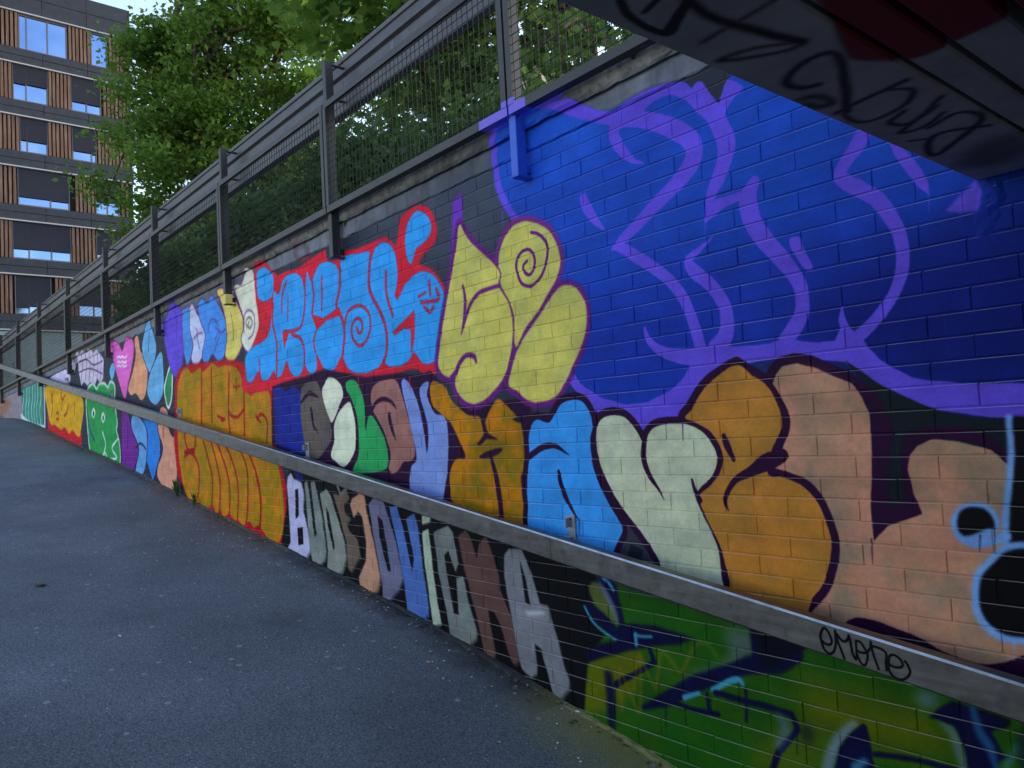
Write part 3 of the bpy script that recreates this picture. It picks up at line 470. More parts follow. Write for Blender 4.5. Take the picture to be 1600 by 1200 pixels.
('P',81,0,1.5,1.0,1,82,[(-1712,314),(-1665,362),(-1601,368),(-1523,340),(-1450,297),(-1385,268),(-1347,206),(-1318,122),(-1267,52),(-1200,50),(-1136,60),(-1035,46),(-941,13),(-898,-28),(-692,-96),(-733,-613),(-905,-666),(-1048,-714),(-1304,-676),(-1541,-658),(-1684,-632),(-1566,-493),(-1523,-380),(-1526,-259),(-1560,-176),(-1627,-116),(-1702,-79),(-1748,-54),(-1715,5),(-1713,61),(-1684,137),(-1690,202),(-1716,268)]),
('S',63,1,1.6,1.0,0,None,[(-1889,389,29),(-1833,362,34),(-1748,302,39),(-1704,241,38),(-1671,162,37),(-1672,111,37),(-1702,56,38),(-1735,5,54)]),
('S',63,1,1.5,1.0,0,None,[(-1775,-54,22),(-1693,-72,32),(-1605,-108,34),(-1547,-168,33),(-1513,-254,32),(-1501,-330,32),(-1516,-415,35),(-1559,-509,36),(-1634,-588,39)]),
('P',83,1,1.7,1.0,1,84,[(-1877,385),(-1805,335),(-1748,296),(-1715,247),(-1689,176),(-1692,112),(-1719,62),(-1742,23),(-1764,-72),(-1694,-82),(-1614,-121),(-1560,-176),(-1528,-260),(-1519,-331),(-1530,-405),(-1566,-493),(-1610,-547),(-1685,-644),(-1993,-624),(-1985,-535),(-2021,-384),(-2063,-305),(-2100,-224),(-2113,-169),(-2041,-117),(-1990,-56),(-1977,26),(-2029,110),(-2110,155),(-2160,174),(-2122,212),(-2021,318)]),
('P',85,1,2.4,1.0,1,None,[(-3230,18),(-3228,113),(-3200,182),(-3145,212),(-3059,191),(-3005,236),(-2952,284),(-2878,303),(-2808,292),(-2753,240),(-2733,165),(-2757,94),(-2752,-12),(-2717,-124),(-2660,-217),(-2581,-328),(-2603,-391),(-2706,-503),(-2953,-470),(-3252,-414),(-3265,-257),(-3268,-170),(-3248,-63)]),
('P',86,1,2.0,1.0,1,87,[(-2708,141),(-2669,194),(-2603,210),(-2532,200),(-2482,164),(-2428,98),(-2408,47),(-2390,82),(-2372,115),(-2327,143),(-2234,154),(-2145,145),(-2063,105),(-2012,35),(-2007,-20),(-2038,-84),(-2125,-158),(-2108,-230),(-2065,-319),(-2032,-399),(-2025,-507),(-2034,-616),(-2295,-580),(-2377,-451),(-2465,-345),(-2558,-250),(-2633,-154),(-2689,-50),(-2716,52)]),
('S',63,1,2.5,1.0,0,None,[(-3237,7,35),(-3132,55,34),(-3030,67,29),(-2916,18,4)]),
('S',63,1,2.4,1.0,0,None,[(-3001,-69,20),(-2992,-129,33),(-2951,-218,28),(-2874,-317,4)]),
('S',63,1,2.0,1.0,0,None,[(-2400,98,27),(-2416,2,31),(-2391,-73,27),(-2350,-132,17),(-2307,-192,3)]),
('S',63,1,1.9,1.0,0,None,[(-2145,-99,13),(-2134,-141,19),(-2111,-188,28)]),
('S',63,1,1.7,1.0,0,None,[(-1966,-226,6),(-1979,-192,18),(-1966,-150,24),(-1917,-95,29),(-1837,-57,45),(-1760,-21,71),(-1695,5,54)]),
('S',63,1,1.8,1.0,0,None,[(-1962,91,21),(-1949,48,32),(-1920,-12,17)]),
('P',63,0,1.4,1.0,1,None,[(-1385,268),(-1353,213),(-1332,153),(-1332,72),(-1343,-87),(-1355,-180),(-1351,-307),(-1298,-251),(-1178,-203),(-1200,-133),(-1213,-51),(-1204,1),(-1176,32),(-1126,53),(-1078,58),(-1015,46),(-959,26),(-924,-4),(-902,-31),(-892,-10),(-917,33),(-955,70),(-1011,91),(-1070,101),(-1132,101),(-1187,86),(-1240,51),(-1255,108),(-1269,159),(-1295,214),(-1337,264),(-1387,308),(-1446,340),(-1532,386),(-1612,407),(-1682,397),(-1728,360),(-1743,322),(-1714,294),(-1696,331),(-1666,359),(-1601,366),(-1523,338),(-1450,297)]),
('P',79,0,1.3,1.0,1,None,[(-1259,70),(-1227,69),(-1218,46),(-1235,1),(-1236,-67),(-1232,-152),(-1282,-193),(-1285,-108),(-1273,-17)]),
('P',63,1,1.3,1.0,1,None,[(-1488,-624),(-1449,-599),(-1389,-597),(-1299,-613),(-1214,-638),(-1129,-671),(-1045,-685),(-975,-673),(-903,-635),(-727,-536),(-746,-767),(-1493,-686)]),
('P',88,0,2.9,1.0,1,None,[(-872,120),(-675,115),(-705,-268),(-925,-285),(-894,-80)]),
('S',89,1,4.8,1.0,0,None,[(-885,117,21),(-887,43,21),(-892,-39,21),(-913,-162,21),(-928,-285,21)]),
('S',89,1,6.0,1.0,0,None,[(-1060,-270,31),(-1023,-293,31),(-965,-280,30),(-923,-260,29)]),
('P',89,1,5.1,1.0,1,None,[(-1087,-227),(-1067,-183),(-1022,-158),(-974,-162),(-943,-190),(-939,-229),(-984,-279),(-1043,-294),(-1074,-271)]),
('P',88,1,4.1,1.0,1,None,[(-1066,-221),(-1054,-189),(-1023,-173),(-981,-177),(-957,-205),(-956,-238),(-980,-240),(-1016,-259),(-1048,-269),(-1063,-251)]),
('P',89,1,5.9,1.0,1,None,[(-1028,-398),(-1043,-467),(-1034,-541),(-981,-595),(-900,-601),(-811,-570),(-718,-421),(-788,-284),(-873,-273),(-932,-290),(-983,-335)]),
('P',88,1,4.9,1.0,1,None,[(-1006,-404),(-1019,-462),(-1011,-526),(-966,-572),(-897,-578),(-821,-551),(-739,-423),(-801,-305),(-874,-296),(-925,-311),(-967,-350)]),
('P',90,0,11.7,1.0,1,None,[(-6671,-857),(-6484,-444),(-6429,-138),(-6342,-44),(-5176,-194),(-4037,-329),(-3256,-467),(-2775,-541),(-2862,-1302),(-3025,-1309),(-3490,-1260),(-4476,-1133),(-5451,-1026)]),
('P',91,0,4.9,1.0,1,None,[(-6307,-88),(-6156,-97),(-6101,-171),(-6238,-174)]),
('P',92,0,6.6,1.0,1,None,[(-6417,-149),(-6348,-110),(-6288,-164),(-6139,-188),(-6100,-293),(-6124,-427),(-6073,-530),(-6025,-657),(-6023,-761),(-6100,-821),(-6260,-820),(-6546,-824),(-6403,-713),(-6417,-441),(-6438,-232)]),
('P',93,0,10.0,1.0,1,None,[(-6424,-144),(-6357,-105),(-6300,-158),(-6157,-182),(-6119,-286),(-6143,-417),(-6093,-518),(-6047,-644),(-6045,-746),(-6120,-804),(-6274,-802),(-6549,-805),(-6412,-697),(-6425,-430),(-6444,-225)]),
('P',90,0,6.6,1.0,1,None,[(-6283,-245),(-6219,-238),(-6227,-458),(-6294,-500)]),
('P',90,0,6.6,1.0,1,None,[(-6262,-568),(-6161,-556),(-6161,-694),(-6263,-713)]),
('P',94,0,6.3,1.0,1,None,[(-6090,-187),(-6028,-170),(-5979,-420),(-5940,-636),(-5892,-611),(-5939,-366),(-5970,-185),(-5897,-168),(-5776,-471),(-5732,-721),(-5749,-788),(-5870,-876),(-5985,-872),(-6013,-787),(-6051,-555)]),
('P',95,0,9.4,1.0,1,96,[(-6096,-182),(-6037,-166),(-5990,-411),(-5953,-623),(-5906,-599),(-5951,-358),(-5980,-180),(-5911,-164),(-5795,-462),(-5752,-707),(-5769,-773),(-5886,-859),(-5997,-855),(-6023,-771),(-6060,-543)]),
('P',97,0,5.9,1.0,1,None,[(-5814,-269),(-5698,-230),(-5626,-279),(-5533,-434),(-5415,-636),(-5396,-755),(-5467,-868),(-5597,-907),(-5735,-872),(-5710,-719),(-5754,-470)]),
('P',98,0,8.9,1.0,1,99,[(-5818,-265),(-5706,-227),(-5637,-274),(-5547,-426),(-5435,-625),(-5416,-742),(-5485,-854),(-5610,-891),(-5743,-856),(-5718,-706),(-5760,-462)]),
('P',90,0,6.0,1.0,1,None,[(-5722,-367),(-5672,-421),(-5597,-675),(-5621,-702),(-5702,-508)]),
('P',100,0,5.6,1.0,1,None,[(-5592,-262),(-5486,-274),(-5378,-222),(-5313,-293),(-5410,-345),(-5396,-417),(-5297,-445),(-5371,-488),(-5336,-543),(-5212,-596),(-5175,-720),(-5334,-854),(-5383,-835),(-5395,-634),(-5508,-398)]),
('P',101,0,8.5,1.0,1,None,[(-5594,-256),(-5493,-268),(-5389,-217),(-5327,-287),(-5419,-337),(-5406,-408),(-5311,-436),(-5383,-478),(-5349,-533),(-5230,-585),(-5194,-707),(-5347,-838),(-5394,-819),(-5406,-622),(-5514,-389)]),
('S',102,0,4.3,1.0,0,None,[(-5521,-186,29),(-5464,-264,29),(-5315,-197,28)]),
('P',103,0,5.4,1.0,1,None,[(-5318,-341),(-5283,-292),(-5162,-250),(-5086,-262),(-5052,-400),(-4978,-602),(-4900,-843),(-4935,-937),(-5059,-994),(-5198,-970),(-5228,-880),(-5102,-750),(-5089,-610),(-5130,-427),(-5193,-383),(-5266,-434)]),
('P',104,0,8.1,1.0,1,None,[(-5320,-336),(-5287,-288),(-5170,-247),(-5098,-258),(-5065,-394),(-4993,-592),(-4919,-830),(-4953,-923),(-5072,-978),(-5206,-953),(-5235,-865),(-5114,-738),(-5101,-601),(-5140,-420),(-5201,-377),(-5271,-427)]),
('P',105,0,5.0,1.0,1,None,[(-5035,-316),(-4948,-271),(-4816,-298),(-4764,-394),(-4670,-578),(-4604,-767),(-4601,-831),(-4657,-903),(-4819,-1007),(-4888,-999),(-4886,-887),(-4926,-733),(-4990,-534)]),
('P',106,0,7.6,1.0,1,None,[(-5035,-313),(-4952,-269),(-4825,-296),(-4775,-390),(-4684,-570),(-4621,-757),(-4619,-820),(-4673,-890),(-4829,-992),(-4895,-983),(-4894,-873),(-4932,-723),(-4992,-527)]),
('P',90,0,5.1,1.0,1,None,[(-4914,-397),(-4854,-430),(-4763,-775),(-4806,-775),(-4901,-550)]),
('P',107,0,4.7,1.0,1,None,[(-4750,-331),(-4647,-322),(-4577,-462),(-4483,-763),(-4451,-666),(-4512,-458),(-4531,-404),(-4424,-360),(-4385,-450),(-4342,-739),(-4299,-940),(-4299,-1022),(-4394,-1078),(-4511,-1084),(-4563,-1040),(-4589,-873),(-4648,-620)]),
('P',108,0,7.1,1.0,1,None,[(-4748,-329),(-4649,-320),(-4582,-458),(-4492,-753),(-4461,-658),(-4519,-454),(-4538,-400),(-4434,-357),(-4397,-446),(-4356,-730),(-4316,-928),(-4316,-1009),(-4407,-1063),(-4520,-1068),(-4570,-1025),(-4594,-860),(-4651,-612)]),
('P',109,0,4.5,1.0,1,None,[(-4341,-477),(-4264,-451),(-4230,-740),(-4196,-926),(-4164,-1054),(-4261,-1086),(-4294,-878),(-4332,-634)]),
('P',110,0,6.7,1.0,1,None,[(-4346,-474),(-4271,-449),(-4239,-732),(-4206,-916),(-4176,-1042),(-4269,-1072),(-4301,-868),(-4338,-629)]),
('P',111,0,4.5,1.0,1,None,[(-4332,-372),(-4220,-370),(-4246,-413),(-4338,-435)]),
('P',112,0,6.8,1.0,1,None,[(-4338,-364),(-4230,-362),(-4255,-404),(-4344,-425)]),
('P',113,0,4.2,1.0,1,None,[(-4214,-468),(-4045,-417),(-3993,-454),(-3949,-647),(-3987,-702),(-4052,-577),(-4103,-606),(-4079,-731),(-4024,-969),(-3970,-969),(-3977,-740),(-3902,-720),(-3852,-898),(-3787,-1033),(-3798,-1087),(-3873,-1142),(-4072,-1127),(-4096,-1004),(-4172,-741)]),
('P',114,0,6.3,1.0,1,115,[(-4212,-466),(-4050,-416),(-4000,-452),(-3957,-642),(-3995,-695),(-4057,-573),(-4106,-601),(-4083,-724),(-4031,-958),(-3979,-958),(-3985,-733),(-3912,-714),(-3865,-889),(-3802,-1022),(-3813,-1075),(-3886,-1129),(-4077,-1112),(-4100,-992),(-4173,-734)]),
('P',116,0,3.9,1.0,1,None,[(-3947,-474),(-3863,-429),(-3815,-472),(-3762,-602),(-3728,-496),(-3656,-453),(-3603,-550),(-3554,-674),(-3545,-764),(-3498,-831),(-3425,-963),(-3354,-1102),(-3357,-1134),(-3448,-1173),(-3480,-1151),(-3552,-983),(-3615,-894),(-3675,-892),(-3641,-1053),(-3619,-1141),(-3647,-1190),(-3735,-1151),(-3783,-983),(-3829,-857),(-3897,-673)]),
('P',117,0,5.8,1.0,1,None,[(-3940,-473),(-3860,-430),(-3814,-472),(-3763,-599),(-3730,-496),(-3661,-454),(-3611,-548),(-3564,-670),(-3555,-759),(-3510,-824),(-3439,-954),(-3371,-1092),(-3374,-1123),(-3462,-1161),(-3493,-1139),(-3562,-974),(-3623,-886),(-3681,-884),(-3648,-1042),(-3626,-1128),(-3654,-1177),(-3738,-1138),(-3784,-973),(-3828,-849),(-3893,-668)]),
('P',118,0,3.5,1.0,1,None,[(-3503,-552),(-3453,-511),(-3340,-502),(-3270,-625),(-3205,-790),(-3143,-789),(-3070,-989),(-3032,-1104),(-2998,-1163),(-3007,-1207),(-3081,-1279),(-3134,-1268),(-3221,-1033),(-3272,-1018),(-3260,-1133),(-3265,-1185),(-3320,-1214),(-3399,-1177),(-3441,-1019),(-3477,-846),(-3513,-669)]),
('P',119,0,5.3,1.0,1,120,[(-3498,-553),(-3450,-513),(-3342,-504),(-3274,-625),(-3212,-787),(-3153,-786),(-3083,-983),(-3046,-1096),(-3014,-1154),(-3022,-1197),(-3093,-1268),(-3145,-1257),(-3228,-1025),(-3277,-1010),(-3266,-1123),(-3271,-1174),(-3324,-1202),(-3399,-1166),(-3439,-1010),(-3473,-840),(-3508,-668)]),
('P',90,0,3.6,1.0,1,None,[(-3362,-564),(-3326,-649),(-3291,-806),(-3333,-794)]),
('S',121,1,8.8,0.7,0,None,[(-3332,-843,9),(-3300,-849,22),(-3183,-832,17)]),
('P',122,0,7.2,1.0,1,123,[(-2781,-605),(-2631,-619),(-918,-828),(-752,-843),(-775,-1132),(-2335,-1485),(-2557,-1436),(-2943,-1338),(-2882,-1052)]),
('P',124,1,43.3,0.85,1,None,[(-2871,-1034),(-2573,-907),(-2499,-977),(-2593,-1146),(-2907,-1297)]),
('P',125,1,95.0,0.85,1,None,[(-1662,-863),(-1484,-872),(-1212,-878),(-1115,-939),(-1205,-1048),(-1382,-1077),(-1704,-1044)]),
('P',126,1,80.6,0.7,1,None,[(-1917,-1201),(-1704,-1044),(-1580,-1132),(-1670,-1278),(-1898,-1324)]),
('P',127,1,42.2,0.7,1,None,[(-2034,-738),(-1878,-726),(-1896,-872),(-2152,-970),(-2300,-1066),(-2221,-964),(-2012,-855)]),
('P',90,0,11.8,1.0,1,None,[(-3011,-581),(-2757,-593),(-2809,-672),(-2860,-743),(-2737,-867),(-2871,-1034),(-2922,-1310),(-3048,-1298),(-3002,-1206)]),
('P',128,0,11.2,1.0,1,None,[(-2790,-616),(-2735,-584),(-2643,-612),(-2619,-725),(-2600,-799),(-2405,-778),(-2193,-800),(-2281,-841),(-2463,-881),(-2769,-992),(-2871,-1037),(-2885,-982),(-2763,-919),(-2667,-896),(-2736,-851),(-2859,-782),(-2874,-745),(-2835,-724),(-2728,-766),(-2645,-834),(-2642,-806),(-2702,-706)]),
('P',129,1,11.3,0.9,1,None,[(-2829,-643),(-2760,-625),(-2693,-705),(-2642,-806),(-2708,-785),(-2808,-714)]),
('S',130,1,14.8,0.7,0,None,[(-2759,-612,11),(-2708,-675,30),(-2662,-747,26),(-2642,-803,7)]),
('S',131,1,5.7,1.0,0,None,[(-2870,-754,14),(-2825,-812,14),(-2758,-855,13),(-2666,-886,13)]),
('S',131,1,7.4,1.0,0,None,[(-2727,-593,19),(-2685,-617,19),(-2662,-645,18)]),
('S',131,1,7.1,1.0,0,None,[(-2534,-837,21),(-2535,-888,21)]),
('S',131,1,5.2,1.0,0,None,[(-2539,-844,14),(-2436,-833,14)]),
('S',128,0,7.0,1.0,0,None,[(-2456,-883,21),(-2431,-949,27),(-2563,-1034,25),(-2684,-1105,33)]),
('S',128,1,22.6,1.0,0,None,[(-2732,-1069,45),(-2727,-1161,53),(-2729,-1331,34)]),
('S',132,1,10.1,0.6,0,None,[(-2570,-1111,14),(-2523,-937,14),(-2464,-1029,14),(-2429,-1065,14),(-2385,-897,14),(-2324,-928,13),(-2273,-961,13),(-2192,-833,13),(-2123,-816,12),(-2076,-854,12)]),
('S',132,1,10.8,0.6,0,None,[(-2652,-1220,15),(-2652,-1022,15),(-2591,-1131,14),(-2537,-1193,14),(-2514,-920,14)]),
('S',128,1,12.0,1.0,0,None,[(-2515,-1173,21),(-2376,-1106,61),(-2207,-1003,70),(-2016,-909,66),(-1888,-852,74),(-1785,-837,66),(-1709,-773,81)]),
('S',128,1,8.5,1.0,0,None,[(-1877,-713,51),(-1869,-841,63)]),
('S',133,1,4.2,1.0,0,None,[(-1857,-722,7),(-1848,-804,7)]),
('P',134,0,5.6,1.0,1,None,[(-1882,-700),(-1647,-742),(-1745,-805),(-1815,-859),(-1870,-854)]),
('P',135,1,6.2,1.0,1,None,[(-1048,-839),(-956,-853),(-996,-887),(-1043,-895),(-1059,-872)]),
('S',131,1,6.4,1.0,0,None,[(-2265,-1072,26),(-2185,-1035,19)]),
('S',131,1,5.9,1.0,0,None,[(-2109,-1004,25),(-1987,-935,27),(-1951,-954,12)]),
('S',128,1,4.8,1.0,0,None,[(-2358,-1107,24),(-2233,-1115,23),(-2091,-1103,22)]),
('S',128,1,4.7,1.0,0,None,[(-2141,-1030,19),(-2137,-1103,19)]),
('S',128,0,4.2,1.0,0,None,[(-2096,-1015,28),(-1947,-1016,26),(-1828,-1014,25),(-1738,-1018,24),(-1717,-1072,24),(-1808,-1183,25),(-1857,-1299,26)]),
('S',128,1,4.4,1.0,0,None,[(-1943,-960,12),(-1951,-1101,12)]),
('S',136,1,22.2,0.6,0,None,[(-1793,-1041,39),(-1768,-1085,44),(-1811,-1159,39)]),
('P',137,1,31.9,0.7,1,None,[(-1691,-1053),(-1651,-1055),(-1661,-1106),(-1704,-1113)]),
('S',138,1,17.8,0.8,0,None,[(-1613,-1225,42),(-1579,-1120,41),(-1535,-1049,40),(-1481,-988,25)]),
('P',128,0,4.9,1.0,1,None,[(-1587,-1217),(-1547,-1094),(-1497,-1027),(-1449,-980),(-1436,-988),(-1424,-1077),(-1417,-1166)]),
('S',131,1,12.3,0.8,0,None,[(-1492,-1154,35),(-1451,-1119,24)]),
('S',128,1,3.4,1.0,0,None,[(-1413,-1081,19),(-1292,-1064,18),(-1169,-1057,17),(-1104,-1051,17)]),
('P',139,1,30.9,0.7,1,None,[(-1250,-821),(-1182,-817),(-1179,-853),(-1233,-878)]),
('S',140,1,15.0,0.7,0,None,[(-1169,-906,22),(-1135,-944,30),(-1113,-1043,26)]),
('P',128,0,6.2,1.0,1,None,[(-1214,-904),(-1169,-859),(-1126,-825),(-993,-850),(-960,-854),(-1019,-903),(-1000,-939),(-984,-969),(-946,-950),(-1000,-990),(-1037,-1051),(-1096,-1069),(-1107,-968),(-1133,-912),(-1189,-902)]),
('S',141,1,12.3,0.85,0,None,[(-1068,-839,21),(-1054,-912,33),(-1024,-960,29),(-1015,-1014,16)]),
('S',131,1,12.0,0.5,0,None,[(-944,-924,16),(-976,-983,20),(-989,-1027,16)]),
('P',142,1,18.9,0.7,1,None,[(-931,-870),(-752,-843),(-769,-1055),(-920,-1065)]),
('S',63,1,1.9,0.85,0,None,[(-1360,-301,5),(-1364,-356,4),(-1366,-393,2)]),
('S',63,1,1.8,0.85,0,None,[(-1292,167,5),(-1297,84,4),(-1300,29,2)]),
('S',128,1,2.5,0.85,0,None,[(-2190,-805,6),(-2193,-856,5),(-2195,-890,3)]),
('S',128,1,2.7,0.85,0,None,[(-2378,-1126,7),(-2382,-1196,5),(-2385,-1243,3)]),
('S',128,1,3.0,0.85,0,None,[(-2694,-1123,7),(-2701,-1235,6),(-2705,-1310,4)]),
('S',88,1,1.6,0.85,0,None,[(-1001,-262,4),(-1003,-295,3),(-1005,-316,2)]),
('S',88,1,1.6,0.85,0,None,[(-956,-238,4),(-959,-288,3),(-961,-321,2)]),
('S',62,1,2.5,0.85,0,None,[(-1982,1028,6),(-1984,991,5),(-1986,967,3)]),
('S',62,1,1.7,0.85,0,None,[(-1067,899,4),(-1070,859,3),(-1071,833,2)]),
('S',63,1,2.5,0.85,0,None,[(-2176,158,6),(-2179,106,5),(-2181,72,3)]),
('S',54,1,4.7,0.85,0,None,[(-4406,550,12),(-4410,494,9),(-4411,456,6)]),
('S',54,1,5.4,0.85,0,None,[(-5104,610,14),(-5107,559,11),(-5108,525,7)]),
('S',75,1,3.9,0.85,0,None,[(-3703,297,10),(-3706,247,8),(-3707,213,5)]),
('S',63,1,4.1,0.85,0,None,[(-3897,-283,10),(-3899,-330,8),(-3901,-362,5)]),
('S',89,1,1.6,0.85,0,None,[(-926,-595,4),(-929,-632,3),(-930,-656,2)]),
('S',128,1,2.2,0.85,0,None,[(-1720,-1073,5),(-1724,-1133,4),(-1726,-1173,3)]),
('S',90,1,4.7,0.85,0,None,[(-4473,-1090,12),(-4474,-1116,9),(-4475,-1133,6)]),
('S',62,1,3.7,0.85,0,None,[(-3344,1416,9),(-3347,1363,7),(-3349,1328,5)]),
('S',63,1,3.1,0.85,0,None,[(-2869,-313,8),(-2872,-360,6),(-2874,-392,4)]),
('P',62,1,42.2,0.1,1,None,[(-1653,516),(-1612,541),(-1572,500),(-1612,474)]),
('P',63,1,37.0,0.1,1,None,[(-1360,-525),(-1325,-493),(-1292,-520),(-1326,-552)]),
('P',62,1,38.2,0.1,1,None,[(-1406,300),(-1370,325),(-1335,289),(-1370,263)]),
('P',63,1,81.3,0.1,1,None,[(-3950,-197),(-3852,-148),(-3753,-199),(-3848,-249)]),
('P',62,1,32.6,0.1,1,None,[(-1002,511),(-973,532),(-945,498),(-973,477)]),
('P',63,1,33.6,0.1,1,None,[(-1105,156),(-1074,180),(-1045,148),(-1075,124)]),
('P',62,1,49.0,0.1,1,None,[(-2011,1153),(-1962,1174),(-1913,1121),(-1961,1100)]),
('P',63,1,45.7,0.1,1,None,[(-1918,-247),(-1872,-213),(-1827,-248),(-1872,-282)]),
('P',62,1,83.1,0.1,1,None,[(-3877,1710),(-3779,1731),(-3680,1647),(-3775,1625)]),
('P',63,1,60.2,0.1,1,None,[(-2804,-687),(-2738,-641),(-2672,-677),(-2736,-723)]),
('P',62,1,37.7,0.1,1,None,[(-1291,1046),(-1256,1064),(-1223,1021),(-1257,1002)]),
('P',63,1,36.5,0.1,1,None,[(-1301,145),(-1267,171),(-1234,137),(-1268,111)]),
('P',62,1,42.8,0.1,1,None,[(-1612,1176),(-1571,1195),(-1531,1147),(-1571,1128)]),
('P',63,1,85.2,0.1,1,None,[(-4166,-796),(-4062,-736),(-3957,-779),(-4057,-839)]),
('P',62,1,64.7,0.1,1,None,[(-2906,1441),(-2836,1462),(-2765,1395),(-2834,1373)]),
('P',63,1,32.0,0.1,1,None,[(-1013,-426),(-984,-398),(-956,-423),(-985,-451)]),
('P',63,1,58.7,0.1,1,None,[(-2677,358),(-2614,391),(-2550,342),(-2612,309)]),
('P',63,1,45.9,0.1,1,None,[(-1939,-348),(-1893,-313),(-1847,-347),(-1892,-382)]),
('P',62,1,64.7,0.1,1,None,[(-3014,413),(-2942,448),(-2870,395),(-2940,360)]),
('P',63,1,40.4,0.1,1,None,[(-1586,-576),(-1547,-542),(-1509,-570),(-1547,-604)]),
('P',62,1,34.0,0.1,1,None,[(-1062,847),(-1031,866),(-1002,827),(-1032,809)]),
('P',63,1,54.4,0.1,1,None,[(-2435,169),(-2377,203),(-2320,158),(-2376,125)]),
('P',62,1,70.1,0.1,1,None,[(-3167,1743),(-3090,1762),(-3011,1686),(-3087,1667)]),
('P',63,1,58.4,0.1,1,None,[(-2690,-320),(-2626,-279),(-2563,-318),(-2625,-359)]),
('P',62,1,83.8,0.1,1,None,[(-4003,945),(-3902,978),(-3800,906),(-3898,872)]),
('P',63,1,55.8,0.1,1,None,[(-2529,13),(-2469,49),(-2410,6),(-2468,-30)]),
('P',143,1,62.3,0.5,1,None,[(-1884,307),(-1767,245),(-1747,140),(-1901,93)]),
('P',144,1,54.1,0.5,1,None,[(-1619,312),(-1418,222),(-1397,-111),(-1500,-162)])]
SOFFIT_COLS = [(120, 14, 26), (14, 13, 18), (10, 12, 40), (92, 66, 48)]
SOFFIT_OPS = [
('P',0,1,4.1,1.0,1,None,[(-608,-1559),(-678,-1403),(-713,-1299),(-725,-1233),(-694,-1172),(-654,-1112),(-593,-1107),(-542,-1113),(-464,-1128),(-415,-1135),(-369,-1213)]),
('S',1,1,3.3,1.0,0,None,[(-843,-1817,17),(-874,-1762,18),(-884,-1698,19),(-875,-1643,19),(-832,-1671,18),(-771,-1712,17)]),
('S',1,1,3.1,1.0,0,None,[(-808,-1757,14),(-852,-1744,14)]),
('S',1,1,3.3,1.0,0,None,[(-783,-1711,16),(-871,-1658,17)]),
('S',1,1,3.5,1.0,0,None,[(-778,-1722,25),(-791,-1649,26),(-784,-1560,28),(-766,-1481,29),(-747,-1398,31)]),
('S',1,1,3.5,1.0,0,None,[(-680,-1579,12),(-777,-1570,13),(-863,-1560,14)]),
('S',1,1,3.9,1.0,0,None,[(-744,-1392,15),(-813,-1451,15),(-890,-1470,16),(-844,-1426,16),(-787,-1388,16),(-747,-1386,16)]),
('S',2,1,4.6,1.0,0,None,[(-829,-1173,24),(-862,-1195,24),(-868,-1242,23),(-835,-1282,22),(-776,-1310,21),(-734,-1296,21),(-748,-1229,22),(-800,-1113,24),(-871,-964,27)]),
('S',1,1,15.4,1.0,0,None,[(-893,-1134,25),(-865,-1121,25),(-862,-1052,26),(-894,-1052,26),(-902,-1098,26)]),
('S',2,1,5.2,1.0,0,None,[(-892,-979,22),(-809,-1003,21),(-701,-1025,19)]),
('S',2,1,5.5,1.0,0,None,[(-753,-1011,16),(-719,-958,17),(-765,-883,18),(-858,-850,19),(-889,-888,19),(-881,-961,18)]),
('S',2,1,5.8,1.0,0,None,[(-785,-845,18),(-844,-791,19),(-808,-744,20),(-691,-858,17)]),
('S',2,1,6.0,1.0,0,None,[(-722,-806,17),(-856,-700,19),(-802,-683,19),(-731,-743,17)]),
('S',2,1,6.5,1.0,0,None,[(-802,-663,20),(-708,-706,19),(-690,-610,20),(-782,-503,22),(-876,-411,24),(-883,-459,24),(-835,-568,22),(-782,-590,21),(-701,-533,21)]),
('S',2,1,6.7,1.0,0,None,[(-874,-608,17),(-830,-572,17)]),
('P',3,1,54.0,0.7,1,None,[(-890,-232),(-776,-404),(-661,-395),(-705,-191),(-827,-127)])]
RAIL_OPS = [
('S',0,1,0.7,1.0,0,None,[(-1471,-644,10),(-1457,-652,10),(-1441,-649,10),(-1436,-634,10),(-1448,-605,10),(-1462,-596,10),(-1476,-619,10),(-1476,-639,10),(-1468,-668,10),(-1454,-682,10),(-1441,-682,10),(-1428,-666,10),(-1421,-636,10),(-1421,-599,10)]),
('S',0,1,0.7,1.0,0,None,[(-1421,-599,10),(-1417,-624,10),(-1403,-664,10),(-1394,-690,10)]),
('S',0,1,0.7,1.0,0,None,[(-1415,-609,10),(-1404,-624,10),(-1390,-631,10),(-1378,-622,10),(-1372,-607,10)]),
('S',0,1,0.7,1.0,0,None,[(-1372,-607,10),(-1367,-634,10),(-1362,-670,10),(-1352,-684,10),(-1349,-661,9),(-1348,-624,9)]),
('S',0,1,0.7,1.0,0,None,[(-1348,-621,9),(-1332,-623,9),(-1319,-642,9),(-1311,-654,9),(-1312,-675,9),(-1321,-697,9),(-1333,-697,9),(-1345,-674,9),(-1348,-654,9),(-1335,-658,9),(-1315,-655,9),(-1300,-638,9),(-1296,-615,9)]),
('S',0,1,0.7,1.0,0,None,[(-1296,-615,9),(-1292,-650,9),(-1283,-680,9),(-1276,-702,9)]),
('S',0,1,0.7,1.0,0,None,[(-1292,-630,9),(-1272,-631,9),(-1252,-639,9),(-1246,-651,9),(-1250,-674,9),(-1250,-701,9)]),
('S',0,1,0.6,1.0,0,None,[(-1242,-677,9),(-1227,-685,9),(-1204,-683,9),(-1195,-672,9),(-1202,-656,9),(-1219,-646,9),(-1235,-651,9),(-1241,-672,9),(-1241,-699,9),(-1229,-717,9),(-1206,-723,9),(-1185,-712,9),(-1173,-692,9),(-1178,-673,9),(-1186,-660,9)])]
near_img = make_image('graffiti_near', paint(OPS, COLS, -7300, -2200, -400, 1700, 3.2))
far_img = make_image('graffiti_far', paint(OPS, COLS, -27000, -900, -6600, 1700, 6))
